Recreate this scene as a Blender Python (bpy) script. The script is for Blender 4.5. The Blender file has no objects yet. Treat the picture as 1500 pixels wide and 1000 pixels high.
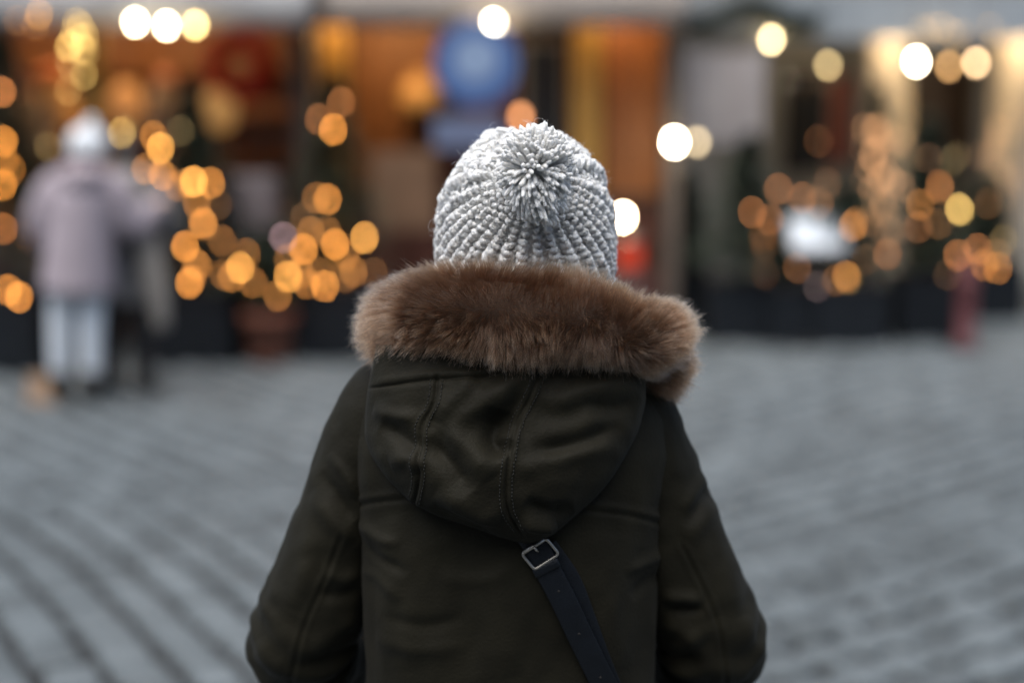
import bpy, bmesh, math, random
import numpy as np
from mathutils import Vector, Matrix, kdtree
R = math.radians
random.seed(7); rng = np.random.default_rng(7)
scene = bpy.context.scene
col = scene.collection

# ------------------------------------------------------------------ camera, sky, sun, exposure
CAM_H, PITCH, FPX = 1.73, R(8.95), 1500 * 50 / 36
cam_d = bpy.data.cameras.new('camera'); cam = bpy.data.objects.new('camera', cam_d); col.objects.link(cam)
cam.location = (0, 0, CAM_H); cam.rotation_euler = (R(90) - PITCH, 0, 0)
cam_d.lens = 50; cam_d.sensor_width = 36; cam_d.clip_start = 0.05; cam_d.clip_end = 500
cam_d.dof.use_dof = True; cam_d.dof.focus_distance = 1.822; cam_d.dof.aperture_fstop = 1.0; cam_d.dof.aperture_ratio = 1.12
scene.camera = cam
SUN_EL, SUN_ROT = R(71), R(212)
world = bpy.data.worlds.new('World'); scene.world = world; world.use_nodes = True
wn = world.node_tree; bg = wn.nodes['Background']
sky = wn.nodes.new('ShaderNodeTexSky'); sky.sky_type = 'NISHITA'; sky.sun_disc = False
sky.sun_elevation = SUN_EL; sky.sun_rotation = SUN_ROT
sky.air_density = 1.0; sky.dust_density = 4.0; sky.ozone_density = 1.0
wn.links.new(sky.outputs[0], bg.inputs[0]); bg.inputs[1].default_value = 0.08
sun_d = bpy.data.lights.new('sun', 'SUN'); sun_o = bpy.data.objects.new('sun', sun_d); col.objects.link(sun_o)
sun_d.energy = 1.5; sun_d.angle = R(75); sun_d.color = (.97, 1.0, .985)
sd = Vector((math.sin(SUN_ROT) * math.cos(SUN_EL), math.cos(SUN_ROT) * math.cos(SUN_EL), math.sin(SUN_EL)))
sun_o.rotation_euler = sd.to_track_quat('Z', 'Y').to_euler()
vs = scene.view_settings; vs.view_transform = 'Standard'; vs.look = 'None'; vs.gamma = 1; vs.use_curve_mapping = False
vs.exposure = 1.28
cy = scene.cycles
cy.use_denoising = True; cy.denoiser = 'OPENIMAGEDENOISE'; cy.use_adaptive_sampling = False
cy.max_bounces = 6; cy.diffuse_bounces = 3; cy.glossy_bounces = 2; cy.transmission_bounces = 4
cy.caustics_reflective = False; cy.caustics_refractive = False; cy.sample_clamp_indirect = 3.0

# ------------------------------------------------------------------ helpers
FW = np.array([0, math.cos(PITCH), -math.sin(PITCH)]); UP = np.array([0, math.sin(PITCH), math.cos(PITCH)]); RT = np.array([1., 0, 0])
CAMP = np.array([0, 0, CAM_H])
def at(px, py, Y):                      # photo pixel + distance along the ground -> point
    d = FW + (px - 750) / FPX * RT - (py - 500) / FPX * UP
    return CAMP + d * (Y / d[1])
def atg(px, py, Z=0.0):                 # photo pixel on a level surface
    d = FW + (px - 750) / FPX * RT - (py - 500) / FPX * UP
    return CAMP + d * ((Z - CAM_H) / d[2])
def proj(P):
    P = np.asarray(P) - CAMP; d = P @ FW
    return 750 + FPX * (P @ RT) / d, 500 - FPX * (P @ UP) / d

def hash3(i, j, k, seed):
    n = (i * 374761393 + j * 668265263 + k * 2147483647 + seed * 1274126177) & 0xffffffff
    n = ((n ^ (n >> 13)) * 1274126177) & 0xffffffff
    return ((n ^ (n >> 16)) & 0xffff) / 65535.0
def vnoise(P, scale=1.0, seed=0):       # value noise in -1..1
    Q = np.asarray(P, float) * scale; F = np.floor(Q); T = Q - F; T = T * T * (3 - 2 * T); I = F.astype(np.int64)
    r = 0
    for a in (0, 1):
        for b in (0, 1):
            for c in (0, 1):
                w = (T[:, 0] if a else 1 - T[:, 0]) * (T[:, 1] if b else 1 - T[:, 1]) * (T[:, 2] if c else 1 - T[:, 2])
                r = r + w * hash3(I[:, 0] + a, I[:, 1] + b, I[:, 2] + c, seed)
    return r * 2 - 1

def tag(o, label=None, cat=None, group=None, kind=None):
    if label: o['label'] = label
    if cat: o['category'] = cat
    if group: o['group'] = group
    if kind: o['kind'] = kind
    return o
def empty(name, loc=(0, 0, 0)):
    o = bpy.data.objects.new(name, None); o.location = loc; o.empty_display_size = 0.1; col.objects.link(o); return o
def link(name, me, mat=None, parent=None, smooth=True):
    o = bpy.data.objects.new(name, me); col.objects.link(o)
    if mat is not None and not me.materials: me.materials.append(mat)
    if smooth and len(me.polygons): me.polygons.foreach_set('use_smooth', [True] * len(me.polygons))
    if parent is not None:
        o.parent = parent; o.location = -Vector(parent_world(parent))
    return o
def parent_world(p):
    v = Vector(p.location)
    while p.parent is not None:
        p = p.parent; v = v + p.location
    return v
class MB:                               # collects shapes in world coordinates, built as one mesh
    def __init__(s): s.v = []; s.f = []; s.n = 0
    def add(s, V, F):
        V = np.asarray(V, float); s.v.append(V); s.f += [tuple(i + s.n for i in f) for f in F]; s.n += len(V); return s
    def box(s, c, d, rz=0, rx=0, bev=0.0):
        c = np.array(c, float); h = np.array(d, float) / 2
        if bev <= 0:
            V = np.array([[x, y, z] for x in (-1, 1) for y in (-1, 1) for z in (-1, 1)]) * h
            F = [(0, 1, 3, 2), (4, 6, 7, 5), (0, 4, 5, 1), (2, 3, 7, 6), (0, 2, 6, 4), (1, 5, 7, 3)]
        else:
            bm = bmesh.new(); bmesh.ops.create_cube(bm, size=1)
            for v in bm.verts: v.co = Vector((v.co.x * d[0], v.co.y * d[1], v.co.z * d[2]))
            bmesh.ops.bevel(bm, geom=bm.edges[:], offset=bev, segments=2, affect='EDGES', profile=0.5)
            bm.verts.index_update(); V = np.array([v.co[:] for v in bm.verts]); F = [tuple(v.index for v in f.verts) for f in bm.faces]; bm.free()
        M = np.array((Matrix.Rotation(rz, 3, 'Z') @ Matrix.Rotation(rx, 3, 'X')))
        return s.add(V @ M.T + c, F)
    def tube(s, pts, rad, n=8, caps=True):
        V, F = tube(pts, rad, n, caps); return s.add(V, F)
    def lathe(s, c, prof, n=20):        # prof: (r, z) upwards
        c = np.array(c, float); V = []; F = []
        for r, z in prof:
            for k in range(n):
                a = 2 * math.pi * k / n; V.append((c[0] + r * math.cos(a), c[1] + r * math.sin(a), c[2] + z))
        m = len(prof)
        for i in range(m - 1):
            for k in range(n): F.append((i * n + k, i * n + (k + 1) % n, (i + 1) * n + (k + 1) % n, (i + 1) * n + k))
        F.append(tuple(range(n - 1, -1, -1))); F.append(tuple((m - 1) * n + k for k in range(n)))
        return s.add(V, F)
    def ball(s, c, r, n=12, m=8):
        r = np.array([r, r, r] if np.isscalar(r) else r, float)
        prof = [(math.sin(math.pi * i / m), -math.cos(math.pi * i / m)) for i in range(m + 1)]; prof[0] = (0.02, -1); prof[-1] = (0.02, 1)
        t = MB().lathe((0, 0, 0), prof, n); return s.add(t.v[0] * r + np.array(c), t.f)
    def mesh(s, name):
        me = bpy.data.meshes.new(name); V = np.concatenate(s.v); me.from_pydata(V.tolist(), [], s.f); me.update(); return me
    def build(s, name, mat, parent=None, smooth=False): return link(name, s.mesh(name), mat, parent, smooth)
def frames(P):
    P = np.asarray(P, float); T = np.gradient(P, axis=0); T /= np.linalg.norm(T, axis=1)[:, None] + 1e-12
    N = np.zeros_like(P); a = np.array([0, 0, 1.]) if abs(T[0][2]) < .9 else np.array([1., 0, 0])
    n = np.cross(T[0], a); n /= np.linalg.norm(n)
    for i in range(len(P)):
        n = n - T[i] * (n @ T[i]); n /= np.linalg.norm(n) + 1e-12; N[i] = n
    return T, N, np.cross(T, N)
def tube(pts, rad, n=8, caps=True):
    P = np.asarray(pts, float); m = len(P); rad = np.broadcast_to(np.asarray(rad, float), (m,)) if np.ndim(rad) < 2 else rad
    T, N, B = frames(P); a = np.arange(n) * 2 * math.pi / n
    V = P[:, None, :] + rad[:, None, None] * (np.cos(a)[None, :, None] * N[:, None, :] + np.sin(a)[None, :, None] * B[:, None, :])
    F = [(i * n + k, (i + 1) * n + k, (i + 1) * n + (k + 1) % n, i * n + (k + 1) % n) for i in range(m - 1) for k in range(n)]
    F = [f[::-1] for f in F]
    if caps: F += [tuple(range(n - 1, -1, -1)), tuple((m - 1) * n + k for k in range(n))]
    return V.reshape(-1, 3), F
def spline(pts, n):                     # Catmull-Rom through rows of any width
    P = np.asarray(pts, float); P = np.vstack([2 * P[0] - P[1], P, 2 * P[-1] - P[-2]]); k = len(P) - 3
    t = np.linspace(0, k - 1e-9, n); i = t.astype(int); f = (t - i)[:, None]
    p0, p1, p2, p3 = P[i], P[i + 1], P[i + 2], P[i + 3]
    return .5 * (2 * p1 + (p2 - p0) * f + (2 * p0 - 5 * p1 + 4 * p2 - p3) * f ** 2 + (3 * p1 - p0 - 3 * p2 + p3) * f ** 3)
def grid_faces(m, n, wrap=False):
    i = np.arange(m - 1)[:, None]; k = np.arange(n if wrap else n - 1)[None, :]; k2 = (k + 1) % n
    return np.stack([i * n + k, i * n + k2, (i + 1) * n + k2, (i + 1) * n + k], -1).reshape(-1, 4)
def mesh_np(name, V, F):
    me = bpy.data.meshes.new(name); F = np.asarray(F, np.int32); me.vertices.add(len(V)); me.vertices.foreach_set('co', np.asarray(V, np.float32).ravel())
    me.loops.add(F.size); me.loops.foreach_set('vertex_index', F.ravel()); me.polygons.add(len(F))
    me.polygons.foreach_set('loop_start', np.arange(len(F), dtype=np.int32) * F.shape[1]); me.update(calc_edges=True); me.validate(); return me
def grid_normals(G, wrap=False):
    du = np.gradient(G, axis=0)
    dv = (np.roll(G, -1, 1) - np.roll(G, 1, 1)) if wrap else np.gradient(G, axis=1)
    n = np.cross(du, dv); return n / (np.linalg.norm(n, axis=-1, keepdims=True) + 1e-12)

# ------------------------------------------------------------------ materials
def mat(name, color, rough=0.6, var=0.15, scale=8.0, bump=0.0, bscale=60.0, metallic=0.0, sheen=0.0, spec=0.5, isl=0.0, coord='Object', color2=None, det=4, emit=None):
    m = bpy.data.materials.new(name); m.use_nodes = True; t = m.node_tree; b = t.nodes['Principled BSDF']
    b.inputs['Roughness'].default_value = rough; b.inputs['Metallic'].default_value = metallic; b.inputs['Specular IOR Level'].default_value = spec
    if sheen: b.inputs['Sheen Weight'].default_value = sheen; b.inputs['Sheen Roughness'].default_value = .5
    tc = t.nodes.new('ShaderNodeTexCoord'); nz = t.nodes.new('ShaderNodeTexNoise'); nz.inputs['Scale'].default_value = scale; nz.inputs['Detail'].default_value = det
    t.links.new(tc.outputs[coord], nz.inputs['Vector'])
    c2 = color2 or tuple(c * (1 - var) for c in color); c1 = color if color2 else tuple(min(1, c * (1 + var)) for c in color)
    rp = t.nodes.new('ShaderNodeValToRGB'); rp.color_ramp.elements[0].position = .3; rp.color_ramp.elements[1].position = .7
    rp.color_ramp.elements[0].color = (*c2, 1); rp.color_ramp.elements[1].color = (*c1, 1)
    t.links.new(nz.outputs[0], rp.inputs[0]); out = rp.outputs[0]
    if isl:
        ge = t.nodes.new('ShaderNodeNewGeometry'); oi = t.nodes.new('ShaderNodeObjectInfo'); ad = t.nodes.new('ShaderNodeMath'); ad.operation = 'ADD'
        fr = t.nodes.new('ShaderNodeMath'); fr.operation = 'FRACT'
        t.links.new(ge.outputs['Random Per Island'], ad.inputs[0]); t.links.new(oi.outputs['Random'], ad.inputs[1]); t.links.new(ad.outputs[0], fr.inputs[0])
        mr = t.nodes.new('ShaderNodeMapRange'); mr.inputs[3].default_value = 1 - isl; mr.inputs[4].default_value = 1 + isl
        t.links.new(fr.outputs[0], mr.inputs[0]); mx = t.nodes.new('ShaderNodeVectorMath'); mx.operation = 'SCALE'
        t.links.new(out, mx.inputs[0]); t.links.new(mr.outputs[0], mx.inputs['Scale']); out = mx.outputs[0]
    t.links.new(out, b.inputs['Base Color'])
    if bump:
        n2 = t.nodes.new('ShaderNodeTexNoise'); n2.inputs['Scale'].default_value = bscale; n2.inputs['Detail'].default_value = 6
        t.links.new(tc.outputs[coord], n2.inputs['Vector']); bp = t.nodes.new('ShaderNodeBump'); bp.inputs['Strength'].default_value = bump; bp.inputs['Distance'].default_value = .01
        t.links.new(n2.outputs[0], bp.inputs['Height']); t.links.new(bp.outputs[0], b.inputs['Normal'])
    if emit:
        b.inputs['Emission Color'].default_value = (*emit[0], 1); b.inputs['Emission Strength'].default_value = emit[1]
    return m
def glow(name, color, strength):
    m = bpy.data.materials.new(name); m.use_nodes = True; t = m.node_tree; b = t.nodes['Principled BSDF']
    b.inputs['Base Color'].default_value = (.8, .7, .5, 1); b.inputs['Emission Color'].default_value = (*color, 1); b.inputs['Emission Strength'].default_value = strength
    return m
def wood(name, color, dark=.55, scale=1.0):
    m = mat(name, color, .55, color2=tuple(c * dark for c in color), scale=6, bump=.25, bscale=40); t = m.node_tree
    nz = [n for n in t.nodes if n.type == 'TEX_NOISE'][0]; mp = t.nodes.new('ShaderNodeMapping'); mp.inputs['Scale'].default_value = (12 * scale, 12 * scale, .8 * scale)
    tc = [n for n in t.nodes if n.type == 'TEX_COORD'][0]; t.links.new(tc.outputs['Object'], mp.inputs[0]); t.links.new(mp.outputs[0], nz.inputs['Vector']); return m

M = {}
M['stone'] = mat('cobble granite', (.128, .147, .155), .62, color2=(.078, .092, .099), scale=9, bump=.5, bscale=55, isl=.24, spec=.4)
M['joint'] = mat('sand joint', (.012, .012, .012), .95, .3, 6, bump=.4)
M['parka'] = mat('olive cotton twill', (.0128, .0114, .0068), .66, .22, 16, bump=.14, bscale=230, sheen=.02, spec=.12)
M['parka_dark'] = mat('seam thread', (.012, .012, .010), .7, .2, 30)
M['lining'] = mat('dark lining', (.015, .013, .012), .8)
M['wool'] = mat('off white wool', (.975, .95, .905), .98, .09, 90, bump=.6, bscale=520, sheen=.15, spec=.02, isl=.08)
wb = M['wool'].node_tree.nodes['Principled BSDF']; wb.inputs['Subsurface Weight'].default_value = .55; wb.inputs['Subsurface Scale'].default_value = .006; wb.inputs['Subsurface Radius'].default_value = (1, .95, .85)
M['strap'] = mat('navy black leather', (.0035, .0052, .0085), .46, .2, 40, bump=.2, bscale=400, spec=.28)
M['steel'] = mat('brushed nickel', (.40, .37, .33), .38, .08, 80, metallic=1.0)
M['skin'] = mat('skin', (.55, .36, .28), .5, .06, 20)
M['denim'] = mat('dark denim', (.03, .035, .05), .85, .2, 40)
M['boot'] = mat('black leather', (.012, .011, .011), .45, .2, 20)
M['hair'] = mat('brown hair', (.05, .03, .02), .5, .3, 60)

# ------------------------------------------------------------------ ground: base sheet and cobbles
def plane(name, x0, x1, y0, y1, z, m, parent=None):
    me = bpy.data.meshes.new(name); me.from_pydata([(x0, y0, z), (x1, y0, z), (x1, y1, z), (x0, y1, z)], [], [(0, 1, 2, 3)]); return link(name, me, m, parent, False)
far_m = mat('far cobbles', (.1, .115, .122), .65, color2=(.058, .068, .073), scale=5, bump=.6, bscale=6)
tag(plane('ground', -60, 60, -40, 80, -.032, M['joint']), 'dark sandy bed under the cobbles of the square', 'ground', kind='structure')
sp_ = MB()
for x0_, x1_, y0_, y1_ in ((-60, 60, 12.5, 80), (-60, 60, -40, 2.15), (-60, -6.55, 2.15, 12.5), (7.05, 60, 2.15, 12.5)): sp_.add([(x0_, y0_, -.006), (x1_, y0_, -.006), (x1_, y1_, -.006), (x0_, y1_, -.006)], [(0, 1, 2, 3)])
tag(sp_.build('square_paving', far_m), 'grey paving of the square running on around the stalls', 'paving', kind='structure')
pave = empty('cobblestone_pavement'); tag(pave, 'grey granite cobblestones of the market square laid in diagonal rows', 'pavement', kind='structure')
def stone_mesh(k):
    r = np.random.default_rng(k); V = []; n = 4
    c = np.array([[-1, -1], [1, -1], [1, 1], [-1, 1]]) * .5 + r.normal(0, .035, (4, 2))
    ring = []
    for i in range(4):                  # clipped corners -> 8-sided outline
        p, a, b = c[i], c[i - 1], c[(i + 1) % 4]
        ring += [p + (a - p) * r.uniform(.1, .2), p + (b - p) * r.uniform(.1, .2)]
    ring = np.array(ring)
    for s, z in ((.97, -.5), (.985, -.12), (.9, -.02), (.72, .03)):
        for p in ring: V.append((p[0] * s, p[1] * s, z + r.normal(0, .012) * (z > -.4)))
    F = [(j * 8 + i, j * 8 + (i + 1) % 8, (j + 1) * 8 + (i + 1) % 8, (j + 1) * 8 + i) for j in range(3) for i in range(8)]
    V.append((0, 0, .05)); F += [(24 + i, 24 + (i + 1) % 8, 32) for i in range(8)]
    return np.array(V), F
variants = [stone_mesh(k) for k in range(10)]
var_me = []
for V, F in variants:
    me = bpy.data.meshes.new('cobblestone'); me.from_pydata(V.tolist(), [], F); me.update(); me.materials.append(M['stone']); me.polygons.foreach_set('use_smooth', [True] * len(F)); var_me.append(me)
stones = []                             # x, y, angle, length, width
def rows(ang, x_lo, x_hi, y_lo, y_hi, inside):
    d = np.array([math.cos(ang), math.sin(ang)]); nrm = np.array([-d[1], d[0]]); v = -18.0
    while v < 18:
        w = random.uniform(.18, .215); u = -18 + random.uniform(0, .2)
        while u < 18:
            L = random.uniform(.15, .235); uc = u + L / 2
            wob = .10 * math.sin(.9 * uc + .13 * v) + .015 * math.sin(2.1 * uc + v)
            p = d * uc + nrm * (v + w / 2 + wob)
            if x_lo < p[0] < x_hi and y_lo < p[1] < y_hi and inside(p):
                a = ang + math.atan(.09 * math.cos(.9 * uc + .13 * v) + .03 * math.cos(2.1 * uc + v))
                stones.append((p[0], p[1], a + random.gauss(0, .03), L - .016, w - .046))
            u += L
        v += w
rows(math.atan2(-.82, .57), -6.5, 0, 2.2, 12.5, lambda p: p[0] < .16)
rows(math.atan2(.62, .78), 0, 7, 2.2, 12.5, lambda p: p[0] > .50)
yy = 2.2
while yy < 12.4:                        # a straight course where the two lays meet
    L = random.uniform(.17, .22); stones.append((.33, yy + L / 2, random.gauss(R(90), .03), L - .02, .19)); yy += L
ST = np.array(stones); px, py = proj(np.c_[ST[:, 0], ST[:, 1], np.zeros(len(ST))])
hid = (px > 400) & (px < 1100) & (py > 560)
vis = (px > -30) & (px < 1530) & (py < 1040) & ~hid & (py > 520)
order = np.argsort(np.where(vis, ST[:, 1], 1e3))
big = MB()
for rank, i in enumerate(order):
    x, y, a, L, w = ST[i]; k = random.randrange(10); z = random.gauss(-.004, .0035); tx, ty = random.gauss(0, .018), random.gauss(0, .018)
    Mx = Matrix.Translation((x, y, z)) @ Matrix.Rotation(a, 4, 'Z') @ Matrix.Rotation(tx, 4, 'X') @ Matrix.Rotation(ty, 4, 'Y') @ Matrix.Diagonal((L, w, .10, 1))
    if rank < 300:
        o = bpy.data.objects.new('cobblestone', var_me[k]); col.objects.link(o); o.parent = pave; o.matrix_local = Mx
    else:
        V, F = variants[k]; A = np.array(Mx); big.add(V @ A[:3, :3].T + A[:3, 3], F)
tag(big.build('cobblestones', M['stone'], pave, True), kind='stuff')

# ------------------------------------------------------------------ the person in the olive parka
person = empty('person', (0.0, 1.98, 0)); tag(person, 'person seen from behind in olive parka with brown fur hood and white bobble hat', 'person')
CX, CY = -.004, 1.985
# body: one skinned mesh under the clothes
def skin_body(name, J, E, root, m, parent):
    bm = bmesh.new(); lay = bm.verts.layers.skin.verify(); vs_ = []
    for i, (p, r) in enumerate(J):
        v = bm.verts.new(p); v[lay].radius = (r, r) if np.isscalar(r) else r; v[lay].use_root = (i == root); vs_.append(v)
    for a, b in E: bm.edges.new((vs_[a], vs_[b]))
    me = bpy.data.meshes.new(name); bm.to_mesh(me); bm.free(); o = link(name, me, m, parent)
    md = o.modifiers.new('skin', 'SKIN'); md.use_smooth_shade = True; sb = o.modifiers.new('sub', 'SUBSURF'); sb.levels = 1; sb.render_levels = 2; return o
HX, HY = .019, 1.985
J = [((CX, 1.98, .93), (.13, .10)), ((CX, 1.98, 1.12), (.11, .085)), ((CX, 1.975, 1.29), (.13, .085)), ((.008, 1.985, 1.40), .052), ((HX, 2.0, 1.47), (.062, .068)), ((HX, 2.0, 1.545), (.07, .082)), ((HX, 1.985, 1.61), (.066, .075)),
     ((-.15, 1.98, 1.33), .055), ((-.308, 2.015, .968), .034), ((-.25, 2.155, .898), .026), ((-.19, 2.21, .88), .026),
     ((.15, 1.98, 1.33), .055), ((.300, 2.015, .968), .034), ((.245, 2.155, .898), .026), ((.19, 2.21, .88), .026),
     ((-.09, 1.98, .86), .085), ((-.10, 1.97, .48), .058), ((-.11, 1.99, .09), .042), ((-.11, 2.10, .04), .036),
     ((.09, 1.98, .86), .085), ((.10, 1.97, .48), .058), ((.11, 1.99, .09), .042), ((.11, 2.10, .04), .036), ((HX, 2.092, 1.525), .012)]
E = [(0, 1), (1, 2), (2, 3), (3, 4), (4, 5), (5, 6), (2, 7), (7, 8), (8, 9), (9, 10), (2, 11), (11, 12), (12, 13), (13, 14), (0, 15), (15, 16), (16, 17), (17, 18), (0, 19), (19, 20), (20, 21), (21, 22), (5, 23)]
body = skin_body('body', J, E, 0, M['skin'], person)
for s in (-1, 1): MB().ball((HX + s * .03, 2.068, 1.55), (.013, .008, .009)).build('eye', mat('eye', (.6, .58, .55), .2), person, True)
MB().ball((HX, 2.072, 1.483), (.024, .008, .008)).build('mouth', mat('lips', (.35, .12, .11), .4), person, True)
# legs
for s in (-1, 1):
    MB().tube(spline([(s * .09, 1.98, .90), (s * .098, 1.975, .66), (s * .103, 1.97, .46), (s * .11, 1.985, .25), (s * .11, 1.99, .12)], 24), spline([[.10], [.092], [.073], [.066], [.055]], 24)[:, 0], 20).build('trouser_leg', M['denim'], person, True)
    bt = MB().tube(spline([(s * .11, 1.99, .22), (s * .11, 1.985, .12), (s * .11, 1.995, .06), (s * .112, 2.07, .047), (s * .113, 2.16, .04)], 24), spline([[.062], [.056], [.055], [.046], [.03]], 24)[:, 0], 18)
    bt.build('boot', M['boot'], person, True); MB().box((s * .112, 2.07, .0125), (.085, .27, .025), bev=.01).build('boot_sole', M['lining'], person)

# strokes: ridges and grooves drawn where folds and seams lie on the cloth, in photo pixels
def stroke_disp(PX, PY, strokes):
    D = np.zeros_like(PX)
    for pts, A, w in strokes:
        P = np.array(pts, float); P = spline(P, max(8, 6 * len(P))) if len(P) > 2 else np.array([P[0] + (P[1] - P[0]) * t for t in np.linspace(0, 1, 8)])
        x0, y0 = P.min(0) - 3.2 * w; x1, y1 = P.max(0) + 3.2 * w
        sel = (PX > x0) & (PX < x1) & (PY > y0) & (PY < y1)
        if not sel.any(): continue
        X, Y = PX[sel], PY[sel]; best = np.full(X.shape, 1e9); tt = np.zeros(X.shape); n = len(P) - 1
        for i in range(n):
            a, d = P[i], P[i + 1] - P[i]; L = d @ d + 1e-9; t = np.clip(((X - a[0]) * d[0] + (Y - a[1]) * d[1]) / L, 0, 1)
            q = (X - a[0] - t * d[0]) ** 2 + (Y - a[1] - t * d[1]) ** 2; m_ = q < best; best = np.where(m_, q, best); tt = np.where(m_, (i + t) / n, tt)
        tap = 1.0 if w < 5 else np.clip(np.minimum(tt, 1 - tt) * 4, .0, 1) ** .7
        D[sel] += A * tap * np.exp(-best / (w * w))
    return D
def seam(pts, depth=.0030, w=3.2):      # a groove with two puffy lips
    return [(pts, -depth, w), ([(x - 6, y) for x, y in pts], depth * .5, 4), ([(x + 6, y) for x, y in pts], depth * .5, 4)]
def hseam(pts, depth=.0030, w=3.0):
    return [(pts, -depth, w), ([(x, y - 8) for x, y in pts], depth * .8, 5.5), ([(x, y + 8) for x, y in pts], depth * .3, 5.5)]

# torso shell
TZ = [(.60, .235, .175, 0), (.72, .225, .165, -.01), (.85, .214, .15, -.02), (.96, .207, .140, -.026), (1.08, .210, .138, -.027), (1.18, .212, .136, -.022), (1.27, .222, .128, -.014), (1.325, .221, .114, -.006), (1.355, .203, .102, -.004), (1.385, .158, .092, .0), (1.42, .105, .082, .008), (1.46, .078, .07, .012), (1.485, .074, .068, .014)]
TZ = np.array(TZ)
def tparam(z):
    z = np.clip(z, .6, 1.485); return [np.interp(z, TZ[:, 0], TZ[:, k]) for k in (1, 2, 3)]
def torsoY(X, Z):
    a, b, dy = tparam(Z); q = np.clip(1 - np.abs((X - CX) / a) ** 2.5, 0, 1) ** (1 / 2.5); return CY + dy - b * q
S = spline(TZ, 330); NA = 380; ang = np.arange(NA) * 2 * math.pi / NA
ca, sa = np.cos(ang), np.sin(ang); e = 2 / 2.5
G = np.zeros((330, NA, 3)); G[..., 0] = CX + S[:, 1:2] * (np.sign(ca) * np.abs(ca) ** e); G[..., 1] = CY + S[:, 3:4] + S[:, 2:3] * (np.sign(sa) * np.abs(sa) ** e); G[..., 2] = S[:, 0:1]
Nn = grid_normals(G, True); Nn *= -np.sign((Nn * (np.array([CX, CY, 0]) - G) * [1, 1, 0]).sum(-1, keepdims=True))
PXg, PYg = proj(G.reshape(-1, 3)); PXg = PXg.reshape(330, NA); PYg = PYg.reshape(330, NA)
back = np.clip(-Nn[..., 1] * 2.5, 0, 1)
T_STROKES = ([([(519, 760), (555, 786), (588, 796)], .005, 8), ([(521, 785), (560, 818), (600, 838)], -.005, 8), ([(524, 830), (560, 850), (590, 880)], .004, 9), ([(990, 800), (950, 822), (915, 838)], .005, 8), ([(990, 830), (950, 850), (925, 875)], -.005, 8), ([(760, 830), (700, 850), (640, 845)], .003, 12), ([(560, 900), (620, 915), (680, 905)], -.004, 10), ([(550, 930), (610, 950), (690, 945)], .004, 12)] + seam([(505, 628), (512, 680), (519, 740), (524, 800)], .004) + seam([(997, 620), (999, 680), (996, 740), (992, 800)], .004)
    + hseam([(505, 744), (540, 736), (600, 730), (660, 730)], .0028) + hseam([(820, 740), (870, 747), (930, 756), (1000, 775)], .0028)
    + [([(560, 760), (590, 860), (600, 980)], .005, 34), ([(900, 780), (890, 880), (905, 980)], .005, 30), ([(540, 800), (548, 900), (545, 1000)], -.004, 16),
       ([(940, 800), (936, 900), (944, 1000)], -.004, 18), ([(640, 800), (680, 900), (690, 990)], -.004, 30), ([(740, 840), (735, 920), (745, 990)], .004, 30),
       ([(985, 640), (965, 690), (962, 740)], .003, 14), ([(530, 640), (540, 690), (535, 725)], .003, 14)])
D = stroke_disp(PXg.ravel(), PYg.ravel(), T_STROKES).reshape(330, NA) * back
D += .0035 * vnoise(G.reshape(-1, 3) * [1, 1, .55], 16, 3).reshape(330, NA) + .0014 * vnoise(G.reshape(-1, 3) * [1, 1, .7], 45, 5).reshape(330, NA)
D *= np.clip((1.45 - G[..., 2]) * 12, 0, 1)
G2 = G + Nn * D[..., None]
parka = link('parka', mesh_np('parka', G2.reshape(-1, 3), grid_faces(330, NA, True)), M['parka'], person)
tag(parka, 'dark olive parka')
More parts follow.
